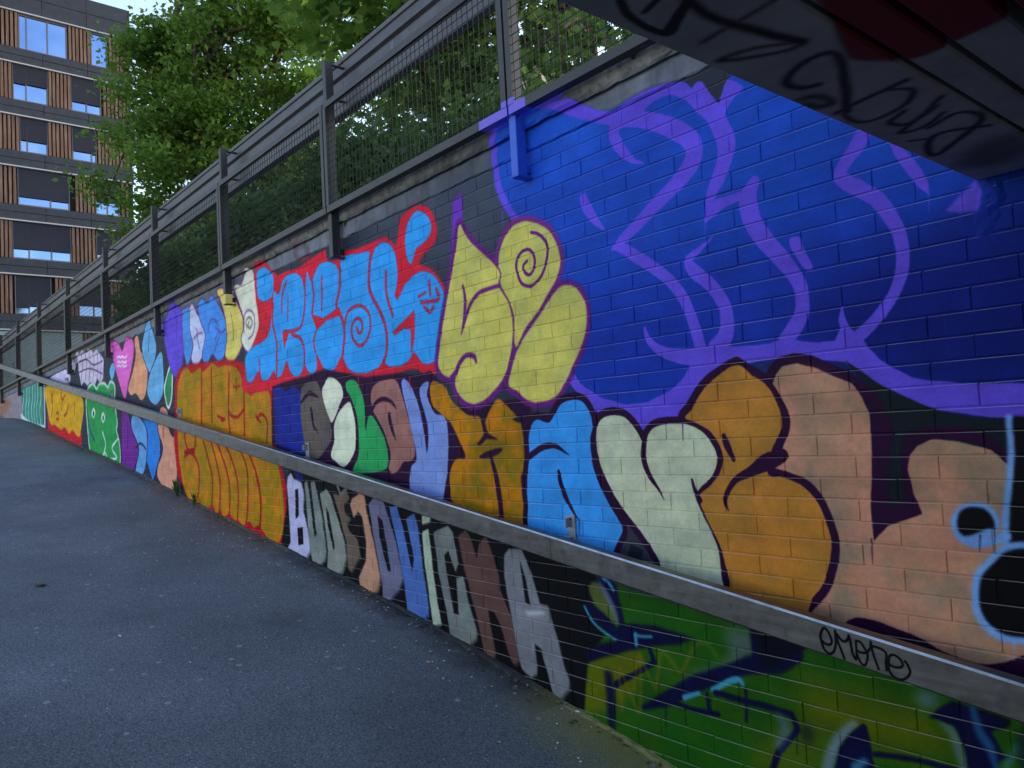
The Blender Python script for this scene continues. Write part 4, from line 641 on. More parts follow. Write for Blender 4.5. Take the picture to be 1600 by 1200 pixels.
band_img = make_image('graffiti_band', paint(OPS[1:], COLS, -16000, 1600, -400, 2100, 6))
soffit_img = make_image('soffit_tags', paint(SOFFIT_OPS, SOFFIT_COLS, -950, -2600, 400, 50, 4))
rail_img = make_image('rail_tag', paint(RAIL_OPS, [(8, 8, 12)], -1900, -850, -1000, -480, 1.6))

def painted(name, img, ext, sub=None):
    m = Mat(name, .62, 0, .10)
    c, al = m.image(img, *ext)
    n1 = m.noise(7, 4, .6); n2 = m.noise(60, 3, .6)
    c = m.mix(c, m.ramp(n1, [(.3, (.80, .80, .80)), (.7, (1.06, 1.06, 1.06))]), 1.0, 'MULTIPLY')
    c = m.mix(c, m.ramp(n2, [(.3, (.88, .88, .88)), (.7, (1.05, 1.05, 1.05))]), 1.0, 'MULTIPLY')
    p = m.sep(); row = m.math('FLOOR', m.math('DIVIDE', p[2], .08))
    off = m.math('MULTIPLY', m.math('MODULO', m.math('ABSOLUTE', row), 2.0), .145)
    cb = m.n.new('ShaderNodeCombineXYZ'); m.L(m.math('FLOOR', m.math('DIVIDE', m.math('SUBTRACT', m.math('ADD', p[0], 1.541), off), .29)), cb.inputs[0]); m.L(row, cb.inputs[1])
    wn_ = m.n.new('ShaderNodeTexWhiteNoise'); wn_.noise_dimensions = '2D'; m.L(cb.outputs[0], wn_.inputs['Vector'])
    c = m.mix(c, m.ramp(wn_.outputs['Value'], [(0, (.93, .93, .935)), (1, (1.05, 1.045, 1.04))]), 1.0, 'MULTIPLY')
    # uneven spray coverage in sweeping passes, rain streaks and scuffs
    ps = m.noise(1, 3, .6, stretch=(1.4, 1.4, 7)); c = m.mix(c, m.ramp(ps, [(.32, (.84, .84, .85)), (.6, (1.05, 1.05, 1.05))]), 1.0, 'MULTIPLY')
    st = m.noise(1, 4, .65, stretch=(14, 14, 1.3)); c = m.mix(c, (.16, .16, .17), m.ramp(st, [(.62, 0), (.88, .18)]))
    sc_ = m.noise(38, 5, .75); c = m.mix(c, (.32, .31, .30), m.ramp(sc_, [(.72, 0), (.79, .35)]))
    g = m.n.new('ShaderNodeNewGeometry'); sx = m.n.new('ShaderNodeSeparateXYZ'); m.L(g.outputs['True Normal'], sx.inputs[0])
    led = m.ramp(sx.outputs[2], [(.35, 0), (.5, .5)])          # upward ledges of the bricks: mixed towards a paler tone
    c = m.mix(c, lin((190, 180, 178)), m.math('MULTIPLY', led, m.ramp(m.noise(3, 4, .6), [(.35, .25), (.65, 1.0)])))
    if sub is not None: c = m.mix(sub(m), c, al)
    m.color(c); m.bump(m.math('ADD', m.math('MULTIPLY', m.noise(420, 2, .6), .35), m.noise(45, 4, .6)), .28, .004)
    return m.m
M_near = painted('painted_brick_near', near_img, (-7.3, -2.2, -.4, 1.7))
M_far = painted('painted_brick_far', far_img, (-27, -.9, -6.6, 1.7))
def plaster_base(m):
    c = m.ramp(m.noise(5, 5, .65), [(.3, lin((92, 95, 108))), (.7, lin((136, 140, 156)))])
    return m.mix(c, lin((70, 70, 76)), m.ramp(m.noise(1, 4, .7, stretch=(9, 9, 1.2)), [(.5, 0), (.75, .7)]))
def coping_base(m):
    c = m.ramp(m.noise(9, 6, .7), [(.3, lin((76, 72, 72))), (.5, lin((112, 107, 106))), (.72, lin((148, 144, 142)))])
    return m.mix(c, lin((34, 34, 34)), m.ramp(m.noise(26, 5, .7), [(.55, 0), (.7, .8)]))
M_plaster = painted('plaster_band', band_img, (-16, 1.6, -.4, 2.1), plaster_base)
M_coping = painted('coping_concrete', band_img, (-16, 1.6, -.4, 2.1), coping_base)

def simple(name, c, rough=.6, metal=0.0, var=.15, scale=12, bump=.0, bscale=80):
    m = Mat(name, rough, metal); L = lin(c)
    m.color(m.ramp(m.noise(scale, 4, .6), [(.3, tuple(v * (1 - var) for v in L)), (.7, tuple(v * (1 + var) for v in L))]))
    if bump: m.bump(m.noise(bscale, 3, .6), bump, .005)
    return m.m
def metal_paint(name, c):
    """dark weathered coated steel with chalky runs"""
    m = Mat(name, .48, .25); L = lin(c)
    b = m.ramp(m.noise(6, 5, .65), [(.3, tuple(v * .75 for v in L)), (.7, tuple(v * 1.25 for v in L))])
    b = m.mix(b, lin((150, 150, 158)), m.ramp(m.noise(1, 4, .7, stretch=(16, 16, 1.5)), [(.64, 0), (.8, .38)]))
    b = m.mix(b, lin((80, 58, 44)), m.ramp(m.noise(20, 5, .75), [(.68, 0), (.78, .5)]))
    p = m.sep()
    k = m.math('MULTIPLY', m.math('LESS_THAN', m.math('ABSOLUTE', m.math('ADD', p[0], 3.16)), m.math('ADD', .2, m.math('MULTIPLY', p[2], .0))), m.math('MULTIPLY', m.math('LESS_THAN', p[2], 1.95), m.math('GREATER_THAN', p[2], 1.80)))
    b = m.mix(b, lin((108, 88, 200)), k)
    m.color(b); m.bump(m.noise(120, 3, .6), .12, .003); return m.m
M_steel = metal_paint('fence_steel', (50, 48, 51))
M_beam = metal_paint('guard_beam_steel', (70, 69, 76))
M_wire = simple('wire', (24, 22, 24), .7, .1)
m = Mat('rail_stainless', .36, .85)
c = m.ramp(m.noise(1, 5, .65, stretch=(3, 30, 30)), [(.3, lin((92, 90, 92))), (.7, lin((120, 118, 120)))])
c = m.mix(c, lin((74, 71, 72)), m.ramp(m.noise(3, 5, .7), [(.5, 0), (.75, .4)]))
c = m.mix(c, lin((190, 194, 204)), m.ramp(m.noise(40, 4, .8), [(.73, 0), (.78, .5)]))
_, ta = m.image(rail_img, -1.9, -.85, -1.0, -.48, wob=False)
c = m.mix(c, (.004, .004, .006), ta); m.color(c)
m.L(m.ramp(m.noise(14, 5, .7), [(.3, .28), (.7, .55)]), m.b.inputs['Roughness']); m.bump(m.noise(1, 4, .7, stretch=(4, 90, 90)), .06, .002)
M_rail = m.m

# ------------------------------------------------------------------ ground
GP = np.array([(-70, 1.25), (-30, 1.25), (-24, 1.18), (-20.9, 1.0), (-18, .70), (-16.1, .43), (-12.4, .02), (-9.7, -.34), (-8.4, -.515), (-6.6, -.745), (-6.1, -.81), (-4.7, -.995), (-3.7, -1.15), (-3.0, -1.275), (-2.4, -1.4), (0, -1.85), (4, -2.5), (9, -2.9), (40, -2.9)])
def gz(x): return float(np.interp(x, GP[:, 0], GP[:, 1]))
m = Mat('asphalt', .82, 0, .4)
p = m.sep()
ag = m.noise(230, 3, .7); ag2 = m.noise(95, 4, .7); big = m.noise(.9, 5, .6)
c = m.ramp(ag2, [(.34, (.050, .057, .074)), (.5, (.128, .145, .180)), (.68, (.25, .278, .335))])
c = m.mix(c, m.ramp(big, [(.3, (.72, .72, .74)), (.7, (1.22, 1.2, 1.18))]), 1.0, 'MULTIPLY')
vo = m.n.new('ShaderNodeTexVoronoi'); vo.inputs['Scale'].default_value = 62; m.L(m.pos, vo.inputs['Vector'])
sp = m.math('MULTIPLY', m.math('LESS_THAN', vo.outputs['Distance'], .30), m.ramp(vo.outputs['Color'], [(.86, 0), (.90, 1)]))
c = m.mix(c, (.05, .053, .06), m.ramp(m.noise(1.6, 6, .7), [(.58, 0), (.72, .5)]))
c = m.mix(c, (.40, .41, .43), sp)
vo2 = m.n.new('ShaderNodeTexVoronoi'); vo2.inputs['Scale'].default_value = 9; m.L(m.pos, vo2.inputs['Vector'])
gum = m.math('MULTIPLY', m.math('LESS_THAN', m.math('ADD', vo2.outputs['Distance'], m.math('MULTIPLY', ag2, .1)), .20), m.ramp(vo2.outputs['Color'], [(.70, 0), (.74, .75)]))
c = m.mix(c, (.33, .35, .39), gum)
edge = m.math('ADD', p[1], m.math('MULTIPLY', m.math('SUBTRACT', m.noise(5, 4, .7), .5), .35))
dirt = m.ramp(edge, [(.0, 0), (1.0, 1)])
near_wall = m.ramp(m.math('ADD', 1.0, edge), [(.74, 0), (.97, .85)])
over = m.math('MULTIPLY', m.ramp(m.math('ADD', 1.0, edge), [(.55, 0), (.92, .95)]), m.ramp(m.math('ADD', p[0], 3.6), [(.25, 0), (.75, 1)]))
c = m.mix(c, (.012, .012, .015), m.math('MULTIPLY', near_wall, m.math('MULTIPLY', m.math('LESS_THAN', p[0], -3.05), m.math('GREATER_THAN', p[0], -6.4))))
c = m.mix(c, (.27, .26, .07), m.math('MULTIPLY', over, m.ramp(ag, [(.35, .45), (.55, 1.0)])))
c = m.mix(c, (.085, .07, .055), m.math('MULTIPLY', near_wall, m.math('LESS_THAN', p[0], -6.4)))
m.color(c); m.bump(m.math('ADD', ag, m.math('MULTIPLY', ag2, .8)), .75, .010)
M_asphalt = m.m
def sheet(name, xs, ys, zf, mat):
    V = [(x, y, zf(x, y)) for x in xs for y in ys]; ny = len(ys)
    F = [(i * ny + j, i * ny + j + 1, (i + 1) * ny + j + 1, (i + 1) * ny + j) for i in range(len(xs) - 1) for j in range(ny - 1)]
    b = MB(); b.add(V, F); me = bpy.data.meshes.new(name); me.from_pydata(b.v, [], b.f); me.materials.append(mat)
    bm_fix(me); me.polygons.foreach_set('use_smooth', [True] * len(me.polygons)); return link(name, me)
xs = np.concatenate([np.linspace(-70, -26, 12), np.arange(-25, 9.01, .35), [14, 40]])
ys = np.concatenate([[.05, -.02, -.1, -.25, -.5], -np.arange(1, 8, .8), [-10, -16, -40]])
GF = np.array([gz(x) for x in np.arange(-70, 40, .1)]); GF = np.convolve(np.pad(GF, 12, mode='edge'), np.ones(25) / 25, 'valid')
def gsm(x): return float(np.interp(x, np.arange(-70, 40, .1), GF))
def ground_z(x, y): return gsm(x) + .012 * math.sin(1.7 * x + .6 * y) * math.sin(1.1 * y) * min(1, -y * 2 if y < 0 else 0)
struct(sheet('path', xs, ys, ground_z, M_asphalt))
M_soil = simple('soil', (62, 58, 44), .95, 0, .4, 3, .5, 20)
struct(sheet('upper_ground', [-120, -60, -30, -10, 0, 12, 60], [.28, 2, 10, 40, 140], lambda x, y: 1.78, M_soil))

# ------------------------------------------------------------------ brick retaining wall
BL, BH, J = .29, .08, .0054
X0J, X1J = -1.541, -1.396
wall = thing('retaining_wall', 'long painted brick retaining wall covered in graffiti beside the sloping path', 'wall')
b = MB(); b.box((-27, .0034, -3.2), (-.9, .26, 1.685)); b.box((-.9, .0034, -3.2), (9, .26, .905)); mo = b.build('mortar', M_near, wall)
mo.data.materials.append(M_far)
b = MB(); b.box((-27, .0031, -1.2), (-7.005, .2, 1.684)); b.build('mortar_far', M_far, wall)
def brick_mesh(name, w, mat):
    b = MB(); x, z, c = w / 2, (BH - J) / 2, .0022
    V = [(-x, .03, -z), (x, .03, -z), (x, .03, z), (-x, .03, z), (-x, c, -z), (x, c, -z), (x, c, z), (-x, c, z),
         (-x + c, 0, -z + c), (x - c, 0, -z + c), (x - c, 0, z - c), (-x + c, 0, z - c)]
    F = [(8, 9, 10, 11)] + [(4 + i, 4 + (i + 1) % 4, 8 + (i + 1) % 4, 8 + i) for i in range(4)] + [(i, (i + 1) % 4, 4 + (i + 1) % 4, 4 + i) for i in range(4)]
    b.add(V, F); return b.mesh(name, mat)
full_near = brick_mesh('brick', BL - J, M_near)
rows = []
for k in range(-40, 21):
    z = (k + .5) * BH
    if z + BH / 2 > 1.69: continue
    ph = X0J if k % 2 == 0 else X1J
    n0 = math.ceil((-27 - ph) / BL); n1 = math.floor((7 - ph) / BL)
    for n in range(n0, n1):
        x = ph + (n + .5) * BL
        if z + BH / 2 < gsm(x) - .05: continue
        if x > -.92 and z > .90: continue
        rows.append((x, z))
Rm_ = np.array(R); Cc = np.array([0.0, -2.8146, 0.17438])
def pix(P):
    d = (np.array(P) - Cc) @ Rm_; return 800 + d[0] / -d[2] * 27.2179 / 36 * 1600, 600 - d[1] / -d[2] * 27.2179 / 36 * 1600, -d[2]
def visible(x, z):
    px, py, dz = pix((x, 0, z))
    if dz < .2 or not (-20 < px < 1620 and -20 < py < 1215): return 0
    zr = -.685 + .1425 * (-.868 - x)
    return 1 / dz
sc_r = sorted(rows, key=lambda t: -visible(*t)); indiv = set(sc_r[:300])
rest = {'near': MB(), 'far': MB()}
for x, z in rows:
    jx, jy, jz, ry = rng.normal(0, .0012), rng.normal(0, .0006), rng.normal(0, .0008), rng.normal(0, .003)
    if (x, z) in indiv:
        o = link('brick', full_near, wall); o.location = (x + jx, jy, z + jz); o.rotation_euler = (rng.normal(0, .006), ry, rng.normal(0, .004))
    else:
        w, h, c = (BL - J) / 2, (BH - J) / 2, .0022
        V = []
        for dx, dy, dz in ((-w, c, -h), (w, c, -h), (w, c, h), (-w, c, h), (-w + c, 0, -h + c), (w - c, 0, -h + c), (w - c, 0, h - c), (-w + c, 0, h - c), (-w, .02, -h), (w, .02, -h), (w, .02, h), (-w, .02, h)):
            V.append((x + jx + dx, jy + dy, z + jz + dz + dx * ry))
        rest['near' if x > -7 else 'far'].add(V, [(4, 5, 6, 7)] + [(i, (i + 1) % 4, 4 + (i + 1) % 4, 4 + i) for i in range(4)] + [(8 + i, 8 + (i + 1) % 4, (i + 1) % 4, i) for i in range(4)])
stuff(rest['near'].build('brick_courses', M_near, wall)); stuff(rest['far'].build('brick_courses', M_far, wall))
# plaster band above the top course, uneven lower edge, then the overhanging concrete coping
def strip(name, mat, x0, x1, n, prof, jit, parent):
    """profile swept along x with small irregularities"""
    V = []; F = []; m_ = len(prof)
    for i in range(n + 1):
        x = x0 + (x1 - x0) * i / n
        for q, (y, z) in enumerate(prof): V.append((x, y + rng.normal(0, jit[q]), z + rng.normal(0, jit[q] * 1.4)))
    for i in range(n):
        for q in range(m_): F.append((i * m_ + q, (i + 1) * m_ + q, (i + 1) * m_ + (q + 1) % m_, i * m_ + (q + 1) % m_))
    F.append(tuple(range(m_))); F.append(tuple(n * m_ + q for q in range(m_ - 1, -1, -1)))
    b = MB(); b.add(V, F); return b.build(name, mat, parent)
strip('plaster_band', M_plaster, -27, -.92, 420, [(-.003, 1.683), (-.010, 1.692), (-.010, 1.75), (-.010, 1.83), (.25, 1.83), (.25, 1.683)], [.0015, .0015, .001, .0005, 0, 0], wall)
strip('coping', M_coping, -27, -.92, 420, [(-.006, 1.812), (-.034, 1.797), (-.044, 1.815), (-.045, 1.87), (-.036, 1.915), (-.012, 1.935), (.30, 1.95), (.30, 1.812)], [.0015, .002, .002, .0025, .003, .003, 0, 0], wall)

# crumbling lump of render beside the bridge seat
V = []; F = []; nx, nz = 40, 120; fld = vnoise(nz + 1, nx + 1, 9, rng) * .5 + vnoise(nz + 1, nx + 1, 4, rng) * .3 + vnoise(nz + 1, nx + 1, 2, rng) * .2
for i in range(nx + 1):
    for j in range(nz + 1):
        u_, v_ = i / nx, j / nz; x = -.955 + .13 * u_ + .012 * math.sin(v_ * 9); z = .50 + .40 * v_
        e_ = math.sin(math.pi * u_) * min(1, v_ * 1.3); V.append((x, .004 - .022 * max(0, e_ * (.35 + .65 * fld[j, i]) - .22), z))
for i in range(nx):
    for j in range(nz): a_ = i * (nz + 1) + j; F.append((a_, a_ + nz + 1, a_ + nz + 2, a_ + 1))
b = MB(); b.add(V, F); b.build('render_lump', M_near, wall, True)

# ------------------------------------------------------------------ fence on the wall
M_gap_ = simple('dark_steel', (30, 30, 34), .6)
fence = thing('mesh_fence', 'dark steel mesh fence with tall posts and guard beam along the wall top', 'fence')
PX = [-1.0, -3.10, -5.25, -7.50, -9.86, -12.36, -15.1, -17.95, -20.7, -23.6, -26.5]
def dz(x): return .0135 * max(0, -5.2 - x)                    # the fence grows slightly taller up the slope
FOOT = {1: (20, 86, 206), 3: (214, 196, 112)}
for i, x in enumerate(PX):
    if x > -1.5: continue
    t = 3.056 + dz(x)
    b = MB(); b.cbox((x - .027, -.102, 1.9), (x + .027, -.095, t), .002); b.cbox((x - .027, -.0945, 1.9), (x - .021, -.036, t - .001), .002); b.cbox((x - .010, -.0944, 1.901), (x + .010, -.038, t - .002), .002); b.cbox((x + .0205, -.0944, 1.902), (x + .0265, -.037, t - .003), .002)
    po = b.build('post', M_steel, fence)
    fm = M_steel if i not in FOOT else simple('foot_paint_%d' % i, FOOT[i], .5, 0, .12, 9, .1)
    if i == 3:
        b = MB(); b.cbox((x - .028, -.103, 1.632), (x + .028, -.034, 1.899), .003); b.build('post_foot', M_steel, po)
        b = MB(); b.cbox((x - .0285, -.1035, 1.535), (x + .0285, -.0335, 1.631), .003); b.build('painted_end', fm, po)
    else:
        b = MB(); b.cbox((x - .028, -.103, 1.535), (x + .028, -.034, 1.899), .003); b.build('post_foot', fm, po)
    b = MB(); b.box((x - .032, -.106, 1.529), (x + .032, -.004, 1.5345)); b.box((x - .02, -.0335, 1.56), (x + .02, -.004, 1.60)); b.build('foot_plate', M_gap_ if i != 1 else fm, po)
    for zz in (2.76, 3.03):
        b = MB(); b.tube([(x + .01, -.03, zz + dz(x)), (x + .01, .09, zz + dz(x))], .011, 8); b.build('bolt', M_steel, po)
for i in range(len(PX) - 1):
    xr, xl = PX[i] - .012, PX[i + 1] + .004
    zb, zt = 1.866, 2.708; W_ = .042
    def bar(b, x0, z0, x1, z1, w, horiz):
        if horiz: b.add([(x0, -.126, z0), (x1, -.126, z1), (x1, -.106, z1), (x0, -.106, z0), (x0, -.126, z0 + w), (x1, -.126, z1 + w), (x1, -.106, z1 + w), (x0, -.106, z0 + w)], [(0, 3, 2, 1), (4, 5, 6, 7), (0, 1, 5, 4), (1, 2, 6, 5), (2, 3, 7, 6), (3, 0, 4, 7)])
    tl_, tr_ = zt + dz(xl), zt + dz(xr)
    b = MB(); bar(b, xl, zb, xr, zb, .05, 1); bar(b, xl, tl_ - .045, xr, tr_ - .045, .045, 1)
    b.box((xl, -.129, zb + .0505), (xl + W_, -.105, tl_ - .047)); b.box((xr - W_, -.129, zb + .0505), (xr, -.105, tr_ - .047))
    # inward lips of the angle section
    b.add([(xl, -.105, zb + .0), (xr, -.105, zb), (xr, -.07, zb), (xl, -.07, zb), (xl, -.105, zb + .004), (xr, -.105, zb + .004), (xr, -.07, zb + .004), (xl, -.07, zb + .004)], [(0, 3, 2, 1), (4, 5, 6, 7), (0, 1, 5, 4), (1, 2, 6, 5), (2, 3, 7, 6), (3, 0, 4, 7)])
    fr = b.build('panel_frame', M_steel, fence)
    b = MB(); r_ = .0015; x = xl + .05
    while x < xr - .03:
        b.box((x - r_, -.116, zb + .03), (x + r_, -.112, zt + dz(x) - .02)); x += .0505
    z = zb + .07
    while z < zt - .02:
        q = (z - zb) / (zt - zb)
        z0, z1 = z + q * dz(xl), z + q * dz(xr)
        b.add([(xl + .02, -.120, z0 - r_), (xr - .02, -.120, z1 - r_), (xr - .02, -.116, z1 - r_), (xl + .02, -.116, z0 - r_), (xl + .02, -.120, z0 + r_), (xr - .02, -.120, z1 + r_), (xr - .02, -.116, z1 + r_), (xl + .02, -.116, z0 + r_)], [(0, 3, 2, 1), (4, 5, 6, 7), (0, 1, 5, 4), (1, 2, 6, 5), (2, 3, 7, 6), (3, 0, 4, 7)])
        z += .0505
    stuff(b.build('wire_mesh', M_wire, fr))
# guard beam behind the posts: folded sheet with a rounded top edge
prof = [(.085, 2.675), (.062, 2.69), (.062, 2.80), (.074, 2.812), (.062, 2.824), (.062, 2.945), (.092, 2.965), (.092, 2.985), (.064, 2.998), (.064, 3.075), (.052, 3.082), (.048, 3.10), (.056, 3.118), (.074, 3.124), (.094, 3.116), (.10, 3.10), (.108, 3.07), (.108, 2.675)]
for x0, x1 in ((-26.5, -20.7), (-20.7, -15.1), (-15.1, -9.86), (-9.86, -5.25), (-5.25, -1.0)):
    b = MB(); z0, z1 = dz(x0), dz(x1)
    b.prism([(y, z + z0) for y, z in prof], x0 + .002, x1 - .002, z1 - z0); b.build('guard_beam', M_beam, fence)

# ------------------------------------------------------------------ handrail
rail = thing('handrail', 'brushed steel box handrail running down the slope along the brick wall', 'handrail')
m = Mat('rubbed_edge_glint', .25, .9); m.color(m.ramp(m.noise(5, 5, .7), [(.3, (.30, .30, .31)), (.6, (.66, .66, .68))])); M_edge = m.m; M_galv = simple('galvanised', (140, 146, 158), .5, .2)  # polished upper front chamfer; its sky glint is put into a brighter metal
def rz(x): return -.663 + .1425 * (-.845 - x)
seams = [2.4, .15, -2.88, -5.95, -9.25, -12.4, -15.55, -18.7, -21.85, -25.0]
for x1, x0 in zip(seams[:-1], seams[1:]):
    b = MB(); t = .118; c = .007
    pr = [(-.20, -t + c), (-.20, -c), (-.20 + c, 0), (-.135 - c, 0), (-.135, -c), (-.135, -t + c), (-.135 - c, -t), (-.20 + c, -t)]
    b.prism([(y, z + rz(x0)) for y, z in pr], x0 + .0012, x1 - .0012, rz(x1) - rz(x0)); o = b.build('rail_segment', M_rail, rail); o.data.materials.append(M_edge)
    for f_ in o.data.polygons:
        if f_.normal.z > .3 and f_.normal.y < -.3: f_.material_index = 1
for s_ in seams[1:-1]:
    x = s_ - .06; z = rz(x)
    b = MB(); b.cbox((x - .012, -.012, z - .10), (x + .048, -.001, z + .075), .002); b.cbox((x - .01, -.136, z - .045), (x + .03, -.012, z - .037), .002); b.cbox((x + .012, -.05, z + .012), (x + .022, -.012, z + .06), .003)
    br = b.build('bracket', M_galv, rail)
    for dzz in (.055, -.07):
        b = MB(); b.tube([(x + .018, -.012, z + dzz), (x + .018, -.022, z + dzz)], .008, 6); b.build('screw', M_rail, br)

# ------------------------------------------------------------------ bridge overhead
bridge = thing('bridge', 'dark low concrete bridge overhead with scrawled tags on its underside', 'bridge')
m = Mat('soffit_concrete', .85)
c = m.ramp(m.noise(6, 6, .65), [(.3, (.25, .25, .26)), (.7, (.40, .40, .41))])
c = m.mix(c, (.12, .095, .07), m.ramp(m.noise(2.2, 5, .7), [(.60, 0), (.75, .6)]))
ic, ia = m.image(soffit_img, -.95, -2.6, .4, .05, (0, 1))
pp = m.sep(); ins = m.math('MULTIPLY', m.math('LESS_THAN', pp[0], .39), m.math('GREATER_THAN', pp[1], -2.59))
c = m.mix(c, ic, m.math('MULTIPLY', ia, ins)); m.color(c); m.bump(m.noise(60, 5, .7), .3, .006); M_soffit = m.m
ed = [(-.917, -.672), (-.664, -.586), (-.574, -.470), (-.440, .06), (.085, .60), (.625, 1.15), (1.175, 1.7), (1.725, 2.3), (2.325, 2.9), (2.925, 3.6), (3.625, 4.4), (4.425, 5.2), (5.225, 6.2)]
for i, (x0, x1) in enumerate(ed):
    b = MB(); zb = .901 + (.0, .004, .007, .0)[min(i, 3)]
    b.cbox((x0, -9.0, zb), (x1, -.002, 1.10), .006); b.build('soffit_panel', M_soffit, bridge)
b = MB(); b.box((-.91, -9.0, 1.101), (6.2, .25, 1.75)); b.build('deck', M_soffit, bridge)
b = MB(); b.cbox((-1.02, -9.0, 1.25), (-.915, .2, 2.25), .01); b.build('parapet', M_soffit, bridge)
ab = thing('added_shade_wall', 'unseen concrete wall added under the bridge to darken the underpass', 'wall')
b = MB(); b.box((-.8, -5.3, -3.2), (6.2, -4.9, .9)); b.build('wall_face', M_soffit, ab)  # unseen wall, put in to keep the underpass dark

# ------------------------------------------------------------------ office building at the top of the path
FAC = [
(26.36,[('s',3.03,4.39),('w',4.42,6.9,[4.8,5.89],0),('s',6.97,8.21),('w',8.26,9.14,[],0),('s',9.23,10.47)]),
(23.21,[('s',2.8,4.02),('w',4.08,5.82,[4.73],0.5),('s',5.85,7.08),('w',7.11,8.71,[7.92],0.68),('s',8.82,10.39)]),
(20.06,[('s',3.1,4.35),('w',4.39,5.76,[4.74],0.65),('s',5.79,7.05),('w',7.11,8.39,[8.14],0.7),('s',8.46,10.31)]),
(16.99,[('s',3.05,4.17),('w',4.24,6.85,[5.87],0.75),('s',7.16,8.24),('w',8.32,9.62,[8.96],0.6),('s',9.7,10.22)]),
(13.79,[('s',2.67,3.9),('w',3.93,6.88,[4.73,5.87],0.72),('s',6.92,8.24),('w',8.31,9.54,[8.96],0.7),('s',9.61,10.13)]),
(10.62,[('s',2.62,3.88),('w',4.01,5.78,[4.67],0.78),('s',5.98,7.19),('w',7.26,8.88,[8.06],0.7),('s',8.95,10.04)]),
(7.37,[('w',2.43,5.07,[3.65],0.97),('w',5.13,7.4,[6.25],0.97),('s',7.46,9.96)])]
ROOF, COR, FX, YL = 28.34, 10.52, -52.0, -16.0
office = thing('office_building', 'dark multi-storey office block with timber slat panels and blue windows', 'building')
m = Mat('facade_panel', .55, .1); m.color(m.ramp(m.noise(2.5, 4, .6), [(.3, lin((34, 36, 46))), (.7, lin((50, 53, 64)))])); M_panel = m.m
M_gap = simple('facade_backing', (18, 18, 22), .8)
M_ledge = simple('ledge_aluminium', (176, 176, 180), .5, .1, .05)
m = Mat('timber_slat', .7); m.color(m.ramp(m.noise(1, 4, .7, stretch=(1, 9, .6)), [(.25, lin((74, 50, 42))), (.5, lin((122, 88, 72))), (.75, lin((160, 126, 108)))])); M_slat = m.m
m = Mat('window_glass', .04, .92); m.color(m.ramp(m.noise(.5, 2, .5), [(.3, (.17, .30, .58)), (.7, (.28, .42, .70))])); M_glass = m.m
M_blind = simple('fabric_blind', (44, 44, 58), .9, 0, .12, 3); M_lblind = simple('pale_blind', (150, 168, 172), .8, 0, .1, 3)
M_frame = simple('window_frame', (116, 108, 112), .5, .3)
b = MB(); b.box((FX - 14, YL, 1.0), (FX - .30, COR - .01, ROOF - .05)); b.build('core', M_gap, office)
def band(z0, z1):
    y = YL
    while y < COR - .02:
        y1 = min(y + 2.4, COR); h = (z1 - z0) / 2
        for q in range(2):
            b = MB(); b.cbox((FX - .32, y + .012, z0 + q * h + .012), (FX, y1 - .012, z0 + (q + 1) * h - .012), .006)
            b.build('facade_panel', M_panel, office)
        y = y1
zs = [f[0] for f in FAC]
band(zs[0] + .06, ROOF)
for k, (zt, items) in enumerate(FAC):
    zb = (zs[k + 1] + .95) if k + 1 < len(zs) else 1.9
    if k + 1 < len(zs): band(zs[k + 1] + .06, zb)
    b = MB(); b.box((FX - .2, YL, zt - .02), (FX + .07, COR + .04, zt + .055)); b.build('ledge', M_ledge, office)
    it = list(items); y = min(t[1] for t in items)
    while y > YL + 1:
        it.append(('w', round(y - 3.4, 2), round(y - .05, 2), [round(y - 1.7, 2)], .6 if k % 2 else .3)); it.append(('s', round(max(y - 5.2, YL), 2), round(y - 3.45, 2))); y -= 5.25
    for t in it:
        y0, y1 = max(t[1], YL), min(t[2], COR)
        if y1 - y0 < .15: continue
        if t[0] == 's':
            b = MB(); n = max(2, int((y1 - y0) / .2))
            for i in range(n):
                yy = y0 + (y1 - y0) * (i + .5) / n; b.box((FX - .12, yy - .068, zb + .01), (FX - .03 + .02 * (i % 3 == 0), yy + .068, zt - .05))
            b.build('slat_panel', M_slat, office)
        else:
            b = MB(); ym = [y0] + [v for v in t[3] if y0 < v < y1] + [y1]
            for v in ym: b.box((FX - .24, v - .035, zb + .01), (FX - .11, v + .035, zt - .05))
            b.box((FX - .238, y0 + .036, zb + .011), (FX - .112, y1 - .036, zb + .08)); b.box((FX - .238, y0 + .036, zt - .12), (FX - .112, y1 - .036, zt - .051))
            w_ = b.build('window', M_frame, office)
            for a_, c_ in zip(ym[:-1], ym[1:]):
                b = MB(); b.box((FX - .22, a_ + .036, zb + .082), (FX - .19, c_ - .036, zt - .122)); b.build('pane', M_glass, w_)
                if t[4] > 0:
                    zz = zt - .05 - (zt - zb) * t[4] * (1 + rng.normal(0, .02))
                    b = MB(); b.box((FX - .10, a_ + .01, max(zz, zb + .02)), (FX - .08, c_ - .01, zt - .052)); b.build('blind', M_lblind if k == len(FAC) - 1 else M_blind, w_)

